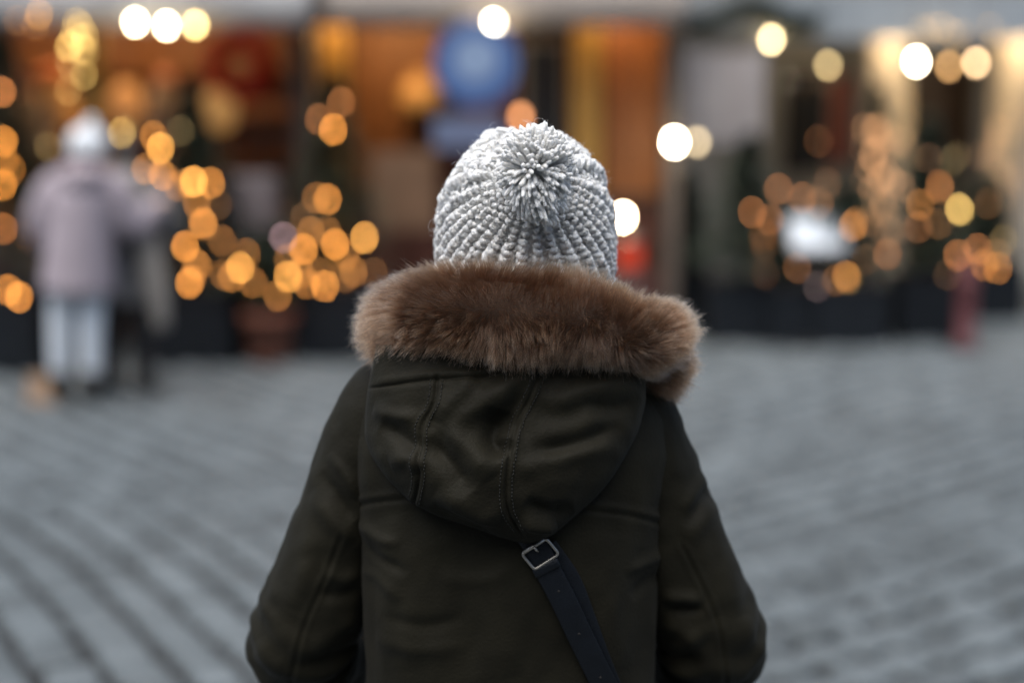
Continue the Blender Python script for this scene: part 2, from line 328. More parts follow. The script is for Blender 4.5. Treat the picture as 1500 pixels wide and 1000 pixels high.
# sleeves
def sleeve(sgn):
    path = [(.120, 1.985, 1.352, .050), (.150, 1.985, 1.33, .066), (.170, 1.983, 1.285, .0715), (.189, 1.982, 1.24, .070), (.208, 1.982, 1.19, .0685), (.236, 1.984, 1.10, .069), (.258, 1.988, 1.04, .0705), (.275, 1.995, .995, .0735), (.283, 2.02, .955, .074), (.275, 2.07, .925, .068), (.245, 2.13, .905, .062), (.205, 2.175, .89, .056), (.18, 2.20, .88, .05)]
    A = spline(path, 240); A[:, 0] += (.020 if sgn < 0 else .009) + .012 * np.clip((1.2 - A[:, 2]) / .2, 0, 1) * (1 if sgn > 0 else .6); P = A[:, :3] * [sgn, 1, 1] + [CX, 0, 0]; r = A[:, 3] + .006 * np.clip((1.2 - A[:, 2]) / .15, 0, 1); P[:, 0] -= sgn * (r - A[:, 3]) * .8; n = 150
    T, N, B = frames(P); a = np.arange(n) * 2 * math.pi / n
    dirs = np.cos(a)[None, :, None] * N[:, None] + np.sin(a)[None, :, None] * B[:, None]
    G = P[:, None] + r[:, None, None] * dirs
    px, py = proj(G.reshape(-1, 3)); facing = np.clip(-dirs[..., 1] * 2.5 + .3, 0, 1)
    if sgn < 0:
        st = (seam([(500, 785), (475, 850), (445, 920), (425, 1000)], .0022) + [([(470, 690), (500, 735), (520, 760)], -.006, 10), ([(455, 720), (490, 765), (520, 790)], .006, 13), ([(480, 665), (510, 700), (522, 730)], .005, 9),
              ([(530, 838), (500, 848), (470, 838)], .005, 11), ([(530, 862), (495, 872), (465, 868)], -.005, 9), ([(525, 905), (490, 925), (455, 945)], .006, 14), ([(520, 945), (480, 965), (440, 975)], -.005, 12),
              ([(380, 935), (400, 960), (430, 975)], .004, 10), ([(440, 780), (450, 830), (430, 890)], .004, 16), ([(365, 970), (400, 990), (440, 1000)], -.004, 9)])
    else:
        st = (seam([(1000, 800), (1020, 840), (1043, 890), (1058, 940), (1063, 1000)], .0026) + [([(1048, 706), (1030, 730), (1005, 770)], -.006, 9), ([(1040, 690), (1018, 720), (1000, 750)], .005, 11), ([(1052, 730), (1030, 760), (1005, 790)], .006, 14),
              ([(970, 890), (1000, 893), (1035, 893)], -.006, 8), ([(970, 872), (1000, 876), (1030, 880)], .006, 10), ([(970, 912), (1000, 925), (1030, 945)], .006, 12), ([(968, 945), (990, 960), (1030, 975)], -.006, 10), ([(1100, 900), (1105, 940), (1130, 960)], .004, 13),
              ([(1075, 800), (1065, 850), (1085, 900)], .004, 16), ([(980, 975), (1010, 990), (1040, 996)], .005, 10)])
    D = stroke_disp(px, py, st).reshape(240, n) * facing
    Q = G.reshape(-1, 3); D += .003 * vnoise(Q, 20, 11 + sgn).reshape(240, n) + .0015 * vnoise(Q, 48, 17 + sgn).reshape(240, n)
    t = np.linspace(0, 1, 240)[:, None]; D += .004 * np.exp(-((t - .66) / .12) ** 2) * np.sin(t * 95 + 2.5 * vnoise(Q * [3, 3, 1], 6, 31).reshape(240, n)) * np.clip(facing + .4, 0, 1)
    G = G + dirs * D[..., None]
    F = grid_faces(240, n, True)[:, ::-1]
    return link('sleeve', mesh_np('sleeve', G.reshape(-1, 3), F), M['parka'], parka)
sleeve(-1); sleeve(1)

# hood lying on the back
HL = np.array([(505, 552), (535, 545), (567, 539), (600, 535), (640, 534), (670, 545), (700, 566), (735, 602), (757, 642), (772, 690), (785, 726), (793, 756), (797, 772)], float)   # y, left edge
HR = np.array([(505, 940), (540, 946), (590, 946), (630, 936), (665, 918), (700, 897), (730, 872), (757, 842), (775, 822), (786, 806), (793, 792), (797, 780)], float)
MH, NH = 250, 330
yv = 505 + (797.0 - 505) * (1 - (1 - np.linspace(0, 1, MH)) ** 1.35)
left = np.interp(yv, HL[:, 0], HL[:, 1]); right = np.interp(yv, HR[:, 0], HR[:, 1])
k = np.ones(15) / 15
left = np.convolve(np.pad(left, 7, 'edge'), k, 'valid'); right = np.convolve(np.pad(right, 7, 'edge'), k, 'valid')
phi = np.linspace(-R(112), R(112), NH); sphi = np.sin(phi); cphi = np.cos(phi)
HXp = (left + right)[:, None] / 2 + (right - left)[:, None] / 2 * sphi[None, :]
HYp = yv[:, None] + 0 * sphi[None, :]
wid = (right - left) / 408.0
ss = lambda x: (lambda t: t * t * (3 - 2 * t))(np.clip(x, 0, 1))
Bz = .078 * np.clip(wid, 0, 1) ** .55 * (1 + .25 * ss((yv - 560) / 220)) - .032 * ss((590 - yv) / 85)
Y0 = np.zeros_like(HXp) + 1.86
for _ in range(3):
    d = FW[None, None] + ((HXp - 750) / FPX)[..., None] * RT - ((HYp - 500) / FPX)[..., None] * UP
    P = CAMP + d * (Y0 / d[..., 1])[..., None]; Y0 = torsoY(P[..., 0] * .8, np.minimum(P[..., 2], 1.33))
def blur(A, n, it=2):
    kk_ = np.ones(n) / n
    for _ in range(it):
        A = np.apply_along_axis(lambda c_: np.convolve(np.pad(c_, n // 2, 'edge'), kk_, 'valid'), 0, A); A = np.apply_along_axis(lambda c_: np.convolve(np.pad(c_, n // 2, 'edge'), kk_, 'valid'), 1, A)
    return A
Y0 = blur(Y0, 25)
prof = np.sign(cphi) * np.abs(cphi) ** .62
Yh = Y0 + .006 - Bz[:, None] * prof[None, :]
d = FW[None, None] + ((HXp - 750) / FPX)[..., None] * RT - ((HYp - 500) / FPX)[..., None] * UP
GH = CAMP + d * (Yh / d[..., 1])[..., None]
NHn = grid_normals(GH); NHn *= -np.sign(NHn[..., 1:2] + 1e-9) * np.where(np.abs(phi) > R(90), -1, 1)[None, :, None]
H_STROKES = (seam([(641, 552), (636, 590), (619, 622), (614, 660), (613, 700), (606, 742)], .0034, 2.0) + seam([(788, 552), (772, 590), (757, 620), (746, 670), (741, 715), (745, 752), (766, 786)], .0034, 2.0)
    + hseam([(540, 568), (590, 561), (640, 556), (700, 553), (730, 548)], .0034, 2.0)
    + [([(795, 545), (745, 570), (695, 600), (650, 640)], .010, 20), ([(700, 556), (668, 580), (640, 616)], .007, 14), ([(735, 600), (722, 640), (742, 668)], -.013, 15), ([(765, 560), (750, 600), (742, 640)], -.007, 12),
       ([(628, 640), (660, 680), (690, 720)], -.008, 15), ([(650, 640), (690, 660), (720, 700)], .007, 18), ([(560, 620), (590, 640), (612, 660)], -.007, 14), ([(545, 600), (580, 610), (615, 612)], .005, 12),
       ([(570, 680), (600, 672), (614, 690)], .005, 13), ([(770, 640), (830, 630), (900, 600)], .006, 22), ([(760, 690), (830, 668), (905, 650)], .005, 16), ([(780, 660), (840, 650), (910, 622)], -.005, 12), ([(770, 735), (800, 748), (840, 745)], -.007, 11), ([(760, 765), (790, 770), (815, 768)], .007, 10),
       ([(640, 720), (690, 750), (735, 765)], .006, 16), ([(800, 600), (850, 575), (930, 560)], .006, 16), ([(850, 590), (900, 600), (935, 580)], -.004, 12), ([(630, 745), (680, 765), (730, 782)], -.005, 10)])
Dh = (stroke_disp(HXp.ravel(), HYp.ravel(), [q for q in H_STROKES if q[2] < 6]).reshape(MH, NH) + blur(stroke_disp(HXp.ravel(), HYp.ravel(), [q for q in H_STROKES if q[2] >= 6]).reshape(MH, NH) * 1.45, 3)) * np.clip(cphi * 3, 0, 1)[None, :]
Dh += (.0035 * vnoise(GH.reshape(-1, 3), 19, 8) + .0013 * vnoise(GH.reshape(-1, 3), 52, 9)).reshape(MH, NH) * np.clip(cphi * 3, .2, 1)[None, :]
GH = GH + NHn * (Dh * np.clip((797 - yv) / 25, .15, 1)[:, None])[..., None]
hood = link('hood', mesh_np('hood', GH.reshape(-1, 3), grid_faces(MH, NH)), M['parka'], parka)
# thread stitching beside the hood seams
def hood_pt(x, y, off=.0012):
    i = np.argmin(np.abs(yv - y)); j = np.argmin(np.where(np.abs(phi) < R(88), np.abs(HXp[i] - x), 1e9)); return GH[i, j] + NHn[i, j] * off
def stitches(path, parent, dx):
    P = spline(np.array(path, float), 60); L = np.r_[0, np.cumsum(np.linalg.norm(np.diff(P, axis=0), axis=1))]; m = MB(); s = 0
    while s < L[-1] - 4:
        p = [np.interp(s, L, P[:, 0]) + dx, np.interp(s, L, P[:, 1])]; q = [np.interp(s + 3.6, L, P[:, 0]) + dx, np.interp(s + 3.6, L, P[:, 1])]
        a, b = hood_pt(*p, .0006), hood_pt(*q, .0006); m.tube([a, (a + b) / 2, b], [.0005, .0007, .0005], 5); s += 5.4
    o = m.build('stitching', M['parka_dark'], parent, True); tag(o, kind='stuff')
for pth in ([(641, 556), (636, 590), (619, 622), (614, 660), (613, 700), (606, 738)], [(788, 556), (772, 590), (757, 620), (746, 670), (741, 715), (745, 752), (764, 782)]):
    for dx in (-9, 9): stitches(pth, parka, dx)

# fur trim: a padded roll under the pelt, then the hairs
FP = [(.03, 2.135, 1.405, .034, .030), (-.09, 2.10, 1.43, .036, .032), (-.155, 2.02, 1.45, .036, .032)]
for x, y, Y, rv, rh in ((577, 476, 1.915, .036, .030), (604, 463, 1.855, .041, .034), (650, 455, 1.815, .042, .036), (720, 458, 1.795, .042, .038), (800, 466, 1.795, .042, .038), (870, 473, 1.805, .041, .037), (925, 484, 1.825, .036, .034), (954, 492, 1.855, .037, .034), (970, 505, 1.905, .036, .032)):
    p = at(x, y, Y + .030); FP.append((*p, rv, rh))
p = at(959, 535, 1.955); FP.append((*p, .034, .032)); p = at(938, 555, 2.02); FP.append((*p, .032, .030))
FP += [(.125, 2.09, 1.40, .034, .030), (.06, 2.135, 1.395, .034, .030)]
FS = spline(FP, 260); nP = 64; FS[:, 3:] -= .003
Pf = FS[:, :3]; Tf = np.gradient(Pf, axis=0); Tf /= np.linalg.norm(Tf, axis=1)[:, None]
upv = np.array([0, -.10, 1.0]); Hd = np.cross(Tf, upv); Hd /= np.linalg.norm(Hd, axis=1)[:, None]; Vd = np.cross(Hd, Tf)
cen = np.array([.015, 1.99, 1.47]); sg = np.sign(((Pf - cen) * Hd).sum(1)); Hd *= sg[:, None]          # outwards
af = np.arange(nP) * 2 * math.pi / nP
off = Hd[:, None] * (np.cos(af)[None, :, None] * FS[:, 4][:, None, None]) + Vd[:, None] * (np.sin(af)[None, :, None] * FS[:, 3][:, None, None])
GF = Pf[:, None] + off
fx_, fy_ = proj(GF.reshape(-1, 3))
crease = stroke_disp(fx_, fy_, [([(1020, 502), (980, 522), (935, 545)], -.013, 9), ([(600, 540), (650, 520), (700, 535)], -.008, 12), ([(922, 425), (930, 450), (925, 480)], -.006, 12)])
lump = crease + .007 * vnoise(GF.reshape(-1, 3), 14, 40) + .004 * vnoise(GF.reshape(-1, 3), 36, 41)
nf = off / np.linalg.norm(off, axis=-1, keepdims=True)
GF = GF + nf * lump.reshape(260, nP)[..., None]
M['pelt'] = mat('pelt', (.05, .03, .02), .9, .2, 20)
trim = link('fur_trim', mesh_np('fur_trim', GF.reshape(-1, 3), grid_faces(260, nP, True)), M['pelt'], parka)
tag(trim, 'thick brown faux fur edge of the hood')
def hair_object(name, PTS, RAD, m, parent, attr=None):
    n, k = PTS.shape[:2]; cu = bpy.data.hair_curves.new(name); cu.add_curves([k] * n)
    cu.attributes['position'].data.foreach_set('vector', PTS.astype(np.float32).ravel())
    ra = cu.attributes.get('radius') or cu.attributes.new('radius', 'FLOAT', 'POINT'); ra.data.foreach_set('value', np.broadcast_to(RAD, (n, k)).astype(np.float32).ravel())
    if attr is not None:
        a = cu.attributes.new('tone', 'FLOAT', 'CURVE'); a.data.foreach_set('value', attr.astype(np.float32))
    cu.materials.append(m); o = bpy.data.objects.new(name, cu); col.objects.link(o); o.parent = parent; o.location = -parent_world(parent); tag(o, kind='stuff'); return o
def hair_mat(name, stops, tone=.4, rough=.35):
    m = bpy.data.materials.new(name); m.use_nodes = True; t = m.node_tree; t.nodes.remove(t.nodes['Principled BSDF'])
    h = t.nodes.new('ShaderNodeBsdfHairPrincipled'); h.parametrization = 'COLOR'; h.inputs['Roughness'].default_value = rough; h.inputs['Radial Roughness'].default_value = .55
    hi = t.nodes.new('ShaderNodeHairInfo'); rp = t.nodes.new('ShaderNodeValToRGB'); el = rp.color_ramp.elements
    while len(el) < len(stops): el.new(.5)
    for e_, (p_, c_) in zip(el, stops): e_.position = p_; e_.color = (*c_, 1)
    at_ = t.nodes.new('ShaderNodeAttribute'); at_.attribute_name = 'tone'
    mr = t.nodes.new('ShaderNodeMapRange'); mr.inputs[3].default_value = 1 - tone; mr.inputs[4].default_value = 1 + tone
    sc = t.nodes.new('ShaderNodeVectorMath'); sc.operation = 'SCALE'
    t.links.new(hi.outputs['Intercept'], rp.inputs[0]); t.links.new(at_.outputs['Fac'], mr.inputs[0]); t.links.new(rp.outputs[0], sc.inputs[0]); t.links.new(mr.outputs[0], sc.inputs['Scale'])
    t.links.new(sc.outputs[0], h.inputs['Color']); t.links.new(h.outputs[0], t.nodes['Material Output'].inputs[0]); return m
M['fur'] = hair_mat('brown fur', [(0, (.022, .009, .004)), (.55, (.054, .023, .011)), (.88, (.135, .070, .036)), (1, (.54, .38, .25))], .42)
NF = 95000
fi = rng.uniform(0, 258.99, NF); fj = rng.uniform(0, nP, NF); i0 = fi.astype(int); ti = (fi - i0)[:, None]; j0 = fj.astype(int) % nP; j1 = (j0 + 1) % nP; tj = (fj - fj.astype(int))[:, None]
bil = lambda A: (A[i0, j0] * (1 - ti) + A[i0 + 1, j0] * ti) * (1 - tj) + (A[i0, j1] * (1 - ti) + A[i0 + 1, j1] * ti) * tj
root = bil(GF); nrm = bil(nf); nrm /= np.linalg.norm(nrm, axis=1)[:, None]; tan = Tf[i0]
side = np.clip((root[:, 0] - .02) / .16, -1, 1)[:, None]          # comb outwards from the middle of the back
comb = np.array([1., 0, 0])[None] * side * np.sign(.2 - (root[:, 1:2] - 1.92)).clip(0, 1)
fl = np.c_[vnoise(root, 11, 51), vnoise(root, 11, 52), vnoise(root, 11, 53)]; fl2 = np.c_[vnoise(root, 40, 54), vnoise(root, 40, 55), vnoise(root, 40, 56)]
dir0 = nrm + .35 * comb + .55 * fl + .30 * fl2 + rng.normal(0, .16, (NF, 3)); dir0 -= nrm * np.minimum(0, (dir0 * nrm).sum(1))[:, None] * 1.3
dir0 /= np.linalg.norm(dir0, axis=1)[:, None]
lay = 1.1 * comb + .7 * fl + np.array([0, 0, -.45])[None] * np.clip(-nrm[:, 2:3] + .1, 0, 1) + np.array([0, 0, .15])[None] * (nrm[:, 2:3] > .4)
Lh = (.024 + .016 * rng.random(NF)) * (1 + .30 * vnoise(root, 13, 57)); Lh[rng.random(NF) < .13] *= 1.38
K = 7; tt = np.linspace(0, 1, K); PT = np.zeros((NF, K, 3)); PT[:, 0] = root - nrm * .002
for q in range(1, K):
    dd = dir0 + lay * tt[q] * 1.0; dd /= np.linalg.norm(dd, axis=1)[:, None]; PT[:, q] = PT[:, q - 1] + dd * (Lh / (K - 1))[:, None]
ng = 3800; gsel = rng.choice(NF, ng, False); kd = kdtree.KDTree(ng)                      # clumps
for q, g in enumerate(gsel): kd.insert(root[g], q)
kd.balance(); gid = np.array([gsel[kd.find(r)[1]] for r in root])
cl = (rng.uniform(.2, .75, NF)[:, None] * tt[None] ** 1.6)[..., None]
PT = PT * (1 - cl) + (PT[gid] + (root - root[gid])[:, None] * (1 - .75 * tt)[None, :, None]) * cl
PT[:, 1:] += np.cumsum(rng.normal(0, .00035, (NF, K - 1, 3)), axis=1)
tone_f = np.clip(.5 + .35 * vnoise(root, 18, 60) + .25 * rng.normal(0, 1, NF), 0, 1)
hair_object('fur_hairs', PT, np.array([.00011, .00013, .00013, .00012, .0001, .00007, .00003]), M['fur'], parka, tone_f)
# lining inside the hood, from the fur edge down to the collar
LG = np.zeros((12, 120, 3)); sel = np.linspace(8, 251, 120).astype(int)
for q in range(12):
    t = q / 11; ringp = Pf[sel] * (1 - t) + t * (np.array([.01, 1.985, 0]) + (Pf[sel] - [.01, 1.985, 0]) * [.36, .5, 0] + [0, 0, 1.42]); ringp[:, 2] -= .05 * math.sin(math.pi * t); LG[q] = ringp
link('hood_lining', mesh_np('hood_lining', LG.reshape(-1, 3), grid_faces(12, 120)), M['lining'], parka)

# knit hat
HC = np.array([.019, 1.985, 1.555]); HA = np.array([.1135, .124, .152]); HN = 2.3
def hat_pt(dv, grow=0.0):
    dv = dv / np.linalg.norm(dv, axis=-1, keepdims=True); c = np.where(dv[..., 2] > 0, HA[2], .30)
    q = (np.abs(dv[..., 0] / HA[0]) ** HN + np.abs(dv[..., 1] / HA[1]) ** HN + np.abs(dv[..., 2] / c) ** HN) ** (-1 / HN)
    return HC + dv * (q + grow)[..., None]
POM = at(785, 253, 1.828); apex = (POM - HC) / np.linalg.norm(POM - HC); apex = apex + np.array([0, .05, .06]); apex /= np.linalg.norm(apex)
hat = empty('knit_hat', (0, 0, 0)); hat.parent = person; hat.location = -Vector(person.location)
th = np.linspace(0, 2 * math.pi, 97)[:-1]; vv = np.linspace(-.62, math.pi / 2 - .02, 50)
dg = np.stack([np.cos(vv)[:, None] * np.cos(th)[None], np.cos(vv)[:, None] * np.sin(th)[None], np.sin(vv)[:, None] + 0 * th[None]], -1)
link('hat_base', mesh_np('hat_base', hat_pt(dg, .0014).reshape(-1, 3), grid_faces(50, 96, True)), M['wool'], hat)
NC = 44; yarn = MB(); sides = 7; kk = 9
for c in range(NC):
    wide = c % 2 == 0
    th0 = 2 * math.pi * c / NC; dth = 2 * math.pi / NC
    mk = lambda t: (lambda v: v / np.linalg.norm(v))(np.array([math.cos(t) * .96, math.sin(t), -.58]))
    f = np.linspace(0, 1, 240)
    def arc(d0):
        w0 = math.acos(np.clip(d0 @ apex, -1, 1)); return (np.sin((1 - f) * w0)[:, None] * d0 + np.sin(f * w0)[:, None] * apex) / math.sin(w0)
    dv, dv2 = arc(mk(th0)), arc(mk(th0 + dth)); line, line2 = hat_pt(dv), hat_pt(dv2)
    L = np.r_[0, np.cumsum(np.linalg.norm(np.diff(line, axis=0), axis=1))]; gap0 = np.linalg.norm(line2 - line, axis=1); gap = np.minimum(gap0, .021)
    s = random.uniform(0, .008)
    while s < L[-1] - .014:
        i = min(np.searchsorted(L, s), 238); p = line[i]; g = gap[i]; step = .0094
        if g < .0035 and (c % 2): s += .01; continue
        tn = line[i + 1] - line[i]; tn /= np.linalg.norm(tn); lat = line2[i] - line[i]; lat -= tn * (lat @ tn); lat /= np.linalg.norm(lat) + 1e-9; nn = np.cross(lat, tn); nn *= np.sign(nn @ (p - HC))
        chaos = float(np.clip((p[2] - 1.61) / .06, 0, 1)) if p[1] < 2.0 else 1.0
        if not wide and chaos < .35 and random.random() < .55: s += .008; continue
        if wide:
            wd = max(g, .007) * random.uniform(1.1, 1.35); rr = min(.0046, .26 * wd + .0008); lift = .0058; sag = wd * random.uniform(.34, .55)
        else:
            wd = max(g, .006) * random.uniform(.8, 1.0); rr = min(.0032, .22 * wd + .0008); lift = .0004; sag = wd * random.uniform(.2, .5)
        rr *= random.uniform(.82, 1.22); rot = random.gauss(0, .13 + .45 * chaos); wd *= 1 + .15 * chaos * random.uniform(-1, 1)
        u = np.linspace(-1, 1, kk); a_ = u * wd * .5; b_ = sag * (np.abs(u) ** 1.7 - .5)
        a2 = a_ * math.cos(rot) - b_ * math.sin(rot); b2 = a_ * math.sin(rot) + b_ * math.cos(rot)
        hgt = lift + .0030 * (1 - u ** 2) - .0050 * np.abs(u) ** 3 + chaos * random.uniform(-.0015, .0030)
        C_ = p + lat * a2[:, None] + tn * b2[:, None] + nn * hgt[:, None] + rng.normal(0, .0004 + .0005 * chaos, (kk, 3))
        rad = rr * (.66 + .40 * (1 - u ** 2)) * (1 + rng.normal(0, .11, kk)); rad[0] *= .55; rad[-1] *= .55
        for ply in range(3 if wide else 2):
            tw = 2.1 * ply + u * 1.6 + random.uniform(0, 6); off_ = .42 * rad
            Cp = C_ + tn * (np.cos(tw) * off_)[:, None] + nn * (np.sin(tw) * off_)[:, None] + rng.normal(0, .00035, (kk, 3))
            V, F = tube(Cp, rad * random.uniform(.72, .92), 6); yarn.add(V + rng.normal(0, .00022, V.shape), F)
        for _ in range(int(random.random() * 1.2 + chaos * (.6 + 1.6 * max(0, gap0[i] - .014) / .012) * random.random() * 1.6 + .25 * chaos)):      # loose slubs of thick-and-thin yarn
            q0 = p + lat * random.uniform(-.5, .5) * max(g, gap0[i]) + tn * random.gauss(0, .004)
            q0 = hat_pt((q0 - HC)[None], random.uniform(.003, .006 + .002 * chaos))[0]
            if random.random() > chaos: continue
            if np.linalg.norm(q0 - POM) < .066: q0 = hat_pt((q0 - HC)[None], random.uniform(-.001, .003))[0]
            d_ = lat * random.gauss(0, 1) + tn * random.gauss(0, 1); d_ /= np.linalg.norm(d_); ll = random.uniform(.004, .008)
            cs = np.array([q0 - d_ * ll, q0 - d_ * ll * .4 + nn * .002, q0 + d_ * ll * .4 + nn * .0025, q0 + d_ * ll]); V, F = tube(spline(cs, 7), np.array([.3, .7, 1, 1.05, 1, .7, .3]) * random.uniform(.0016, .0028), 6); yarn.add(V + rng.normal(0, .0003, V.shape), F)
        s += step * random.uniform(.88, 1.12) * (1.0 if wide else .8)
for q in range(2200):                   # short slubs between the stitches
    z = random.uniform(-.45, 1); a = random.uniform(0, 6.2832); d = np.array([math.sqrt(1 - min(1, z * z)) * math.cos(a), math.sqrt(1 - min(1, z * z)) * math.sin(a), z]); top = np.clip((z - .2) / .4, 0, 1)
    q0 = hat_pt(d[None], random.uniform(.0, .0022 + .005 * top))[0]; t1 = rng.normal(0, 1, 3); t1 -= d * (t1 @ d); t1 /= np.linalg.norm(t1); t2 = np.cross(d, t1); ll = random.uniform(.004, .0085); cv = random.uniform(-.5, .5) * ll
    V, F = tube(np.array([q0 - t1 * ll - d * .002, q0 - t1 * ll * .5 + t2 * cv * .7, q0 + t2 * cv + d * .0012, q0 + t1 * ll * .5 + t2 * cv * .7, q0 + t1 * ll - d * .002]), np.array([.45, .9, 1.05, .9, .45]) * random.uniform(.0020, .0033), 6); yarn.add(V + rng.normal(0, .0002, V.shape), F)
o = yarn.build('knit_stitches', M['wool'], hat, True); tag(o, kind='stuff')
# pompom
pm = MB(); ns = 1150
for q in range(ns):
    z = 1 - 2 * (q + .5) / ns; a = q * 2.39996 + random.gauss(0, .2); d = np.array([math.sqrt(1 - z * z) * math.cos(a), math.sqrt(1 - z * z) * math.sin(a), z]) + rng.normal(0, .27, 3); d /= np.linalg.norm(d)
    L = random.uniform(.042, .051) * (1 + .08 * max(0, d[2])); u = np.array([.12, .3, .5, .66, .8, .9, .96, .99, 1.0])
    w_ = float(np.clip((.30 - d[2] - .35 * min(0, d[1] + .3)) / .7 + random.gauss(0, .22), 0, 1))          # tufts on the face and below fall over and lie along the ball
    bend = np.array([.45 + .25 * random.gauss(0, 1), -.15, -1.0]); bend -= d * (bend @ d); bend *= w_ * .85
    P = d[None] * (u * L * (1 - .22 * w_ * u))[:, None] + bend[None] * (u ** 1.7 * L)[:, None] * .9; P[:, 2] *= 1.18
    P = POM + P + np.cumsum(rng.normal(0, .0005, (9, 3)), axis=0)
    r = random.uniform(.0021, .0031) * (1 - .1 * w_); rad = r * np.array([.4, .6, .85, 1.0, 1.08, 1.1, 1.0, .72, .25]) * (1 + rng.normal(0, .1, 9)); pm.tube(P, rad, 7)
pom = pm.build('pompom', M['wool'], hat, True); tag(pom, 'fluffy white yarn pompom')
MB().ball(tuple(POM), .022, 16, 12).build('pompom_core', M['wool'], hat, True)
# loose wool fibres
M['fibre'] = hair_mat('wool fibre', [(0, (.95, .95, .93)), (1, (.97, .97, .96))], .05, .5)
NFb = 17000; vsrc = np.concatenate(yarn.v); vi = rng.choice(len(vsrc), NFb); rt = vsrc[vi]; dn = rt - HC; dn /= np.linalg.norm(dn, axis=1)[:, None]
psrc = np.concatenate(pm.v); pi_ = rng.choice(len(psrc), 3500); rt2 = psrc[pi_]; dn2 = rt2 - POM; dn2 /= np.linalg.norm(dn2, axis=1)[:, None]
rt = np.vstack([rt, rt2]); dn = np.vstack([dn, dn2]); nfb = len(rt); Lf = rng.gamma(2.0, .0031, nfb); KF = 8; PF = np.zeros((nfb, KF, 3)); PF[:, 0] = rt; dcur = dn + rng.normal(0, .7, (nfb, 3))
axis = rng.normal(0, 1, (nfb, 3)); axis /= np.linalg.norm(axis, axis=1)[:, None]
for q in range(1, KF):
    dcur = dcur + .55 * np.cross(axis, dcur) + rng.normal(0, .2, (nfb, 3)); dcur /= np.linalg.norm(dcur, axis=1)[:, None]; PF[:, q] = PF[:, q - 1] + dcur * (Lf / (KF - 1))[:, None]
hair_object('wool_fibres', PF, np.array([.00012] * 6 + [.00009, .00004]), M['fibre'], hat, np.full(nfb, .5))
# hair at the nape (tucked into the hood)
MB().tube(spline([(.019, 1.955, 1.54), (.017, 1.925, 1.49), (.012, 1.91, 1.44), (.012, 1.905, 1.40)], 12), [.07, .072, .07, .068, .066, .064, .06, .056, .05, .045, .04, .03], 16).build('hair', M['hair'], person, True)

# bag strap with buckle
bag = empty('crossbody_bag', (.26, 2.10, .70)); tag(bag, 'black leather crossbody bag with metal buckle strap across the olive parka', 'bag')
def back_at(x, y, off):
    Y = 1.85
    for _ in range(6):
        p = at(x, y, Y); Y = float(torsoY(p[0], p[2])) - off
    return at(x, y, Y)
def ribbon(pts, width, thick, name, m, parent, nx=None, off=0.0, edge=None):
    P = spline(np.array(pts), 90); T = np.gradient(P, axis=0); T /= np.linalg.norm(T, axis=1)[:, None]
    Nr = np.array(nx, float); Bn = np.cross(T, Nr); Bn /= np.linalg.norm(Bn, axis=1)[:, None]; Nr2 = np.cross(Bn, T)
    sec = np.array([(-1, -.6), (-.94, -1), (.94, -1), (1, -.6), (1, .6), (.94, 1), (.5, 1.25), (-.5, 1.25), (-.94, 1), (-1, .6)])
    G = P[:, None] + Bn[:, None] * (sec[:, 0] * width / 2)[None, :, None] + Nr2[:, None] * ((sec[:, 1]) * thick / 2)[None, :, None]
    me = mesh_np(name, G.reshape(-1, 3), grid_faces(90, 10, True)); return link(name, me, m, parent, True), P, T, Bn, Nr2
NRM = np.array([0, -1, .08])
low = [back_at(x, y, .010) for x, y in ((770, 770), (788, 806), (802, 834), (826, 880), (852, 935), (884, 1000), (915, 1060), (950, 1140))]
strap, Ps, Ts, Bs, Ns = ribbon(low + [np.array([.205, 1.90, .78])], .034, .0035, 'strap', M['strap'], bag, NRM)
low2 = [back_at(x, y, .0045) for x, y in ((800, 800), (834, 850), (856, 905), (876, 960), (900, 1020), (930, 1100))]
ribbon(low2, .030, .0028, 'strap_tail', M['strap'], bag, NRM)
over = [back_at(x, y, .006) for x, y in ((790, 806), (740, 740), (680, 670), (620, 610))] + [np.array([-.145, 1.93, 1.385]), np.array([-.135, 1.99, 1.402]), np.array([-.11, 2.06, 1.37]), np.array([-.05, 2.115, 1.25]), np.array([.05, 2.145, 1.10]), np.array([.16, 2.15, .95]), np.array([.22, 2.13, .82])]
Po = np.array(over); 
def strap_over(P):
    P = spline(P, 90); T = np.gradient(P, axis=0); T /= np.linalg.norm(T, axis=1)[:, None]; o_ = P - np.array([0, 1.985, 0]); o_[:, 2] = np.clip((P[:, 2] - 1.28) * 2.2, 0, 1) * .3
    Bn = np.cross(T, o_); Bn /= np.linalg.norm(Bn, axis=1)[:, None]; Nr = np.cross(Bn, T); sec = np.array([(-1, -1), (1, -1), (1, 1), (-1, 1)])
    G = P[:, None] + Bn[:, None] * (sec[:, 0] * .016)[None, :, None] + Nr[:, None] * (sec[:, 1] * .0017)[None, :, None]
    return link('strap_front', mesh_np('strap_front', G.reshape(-1, 3), grid_faces(90, 4, True)), M['strap'], bag, False)
strap_over(Po)
c4 = [back_at(x, y, .014) for x, y in ((764, 811), (800, 788), (819, 811), (783, 834))]
def rounded(c, rr=.005, n=5):
    out = []
    for i in range(4):
        p, a, b = c[i], c[i - 1], c[(i + 1) % 4]; da = (a - p) / np.linalg.norm(a - p); db = (b - p) / np.linalg.norm(b - p)
        for t in np.linspace(0, 1, n): out.append(p + da * rr * (1 - t) ** 2 + db * rr * t ** 2)
    return out
fr = rounded(c4); fr = fr + fr[:1]
buckle = MB().tube(fr, .0019, 10, False).build('buckle', M['steel'], bag, True)
tp = (c4[0] + c4[1]) / 2; bt = tp + (c4[3] - c4[0]) * .33
MB().tube([c4[0] * .92 + c4[1] * .08, c4[0] * .08 + c4[1] * .92], .0026, 10).build('roller', M['steel'], buckle, True)
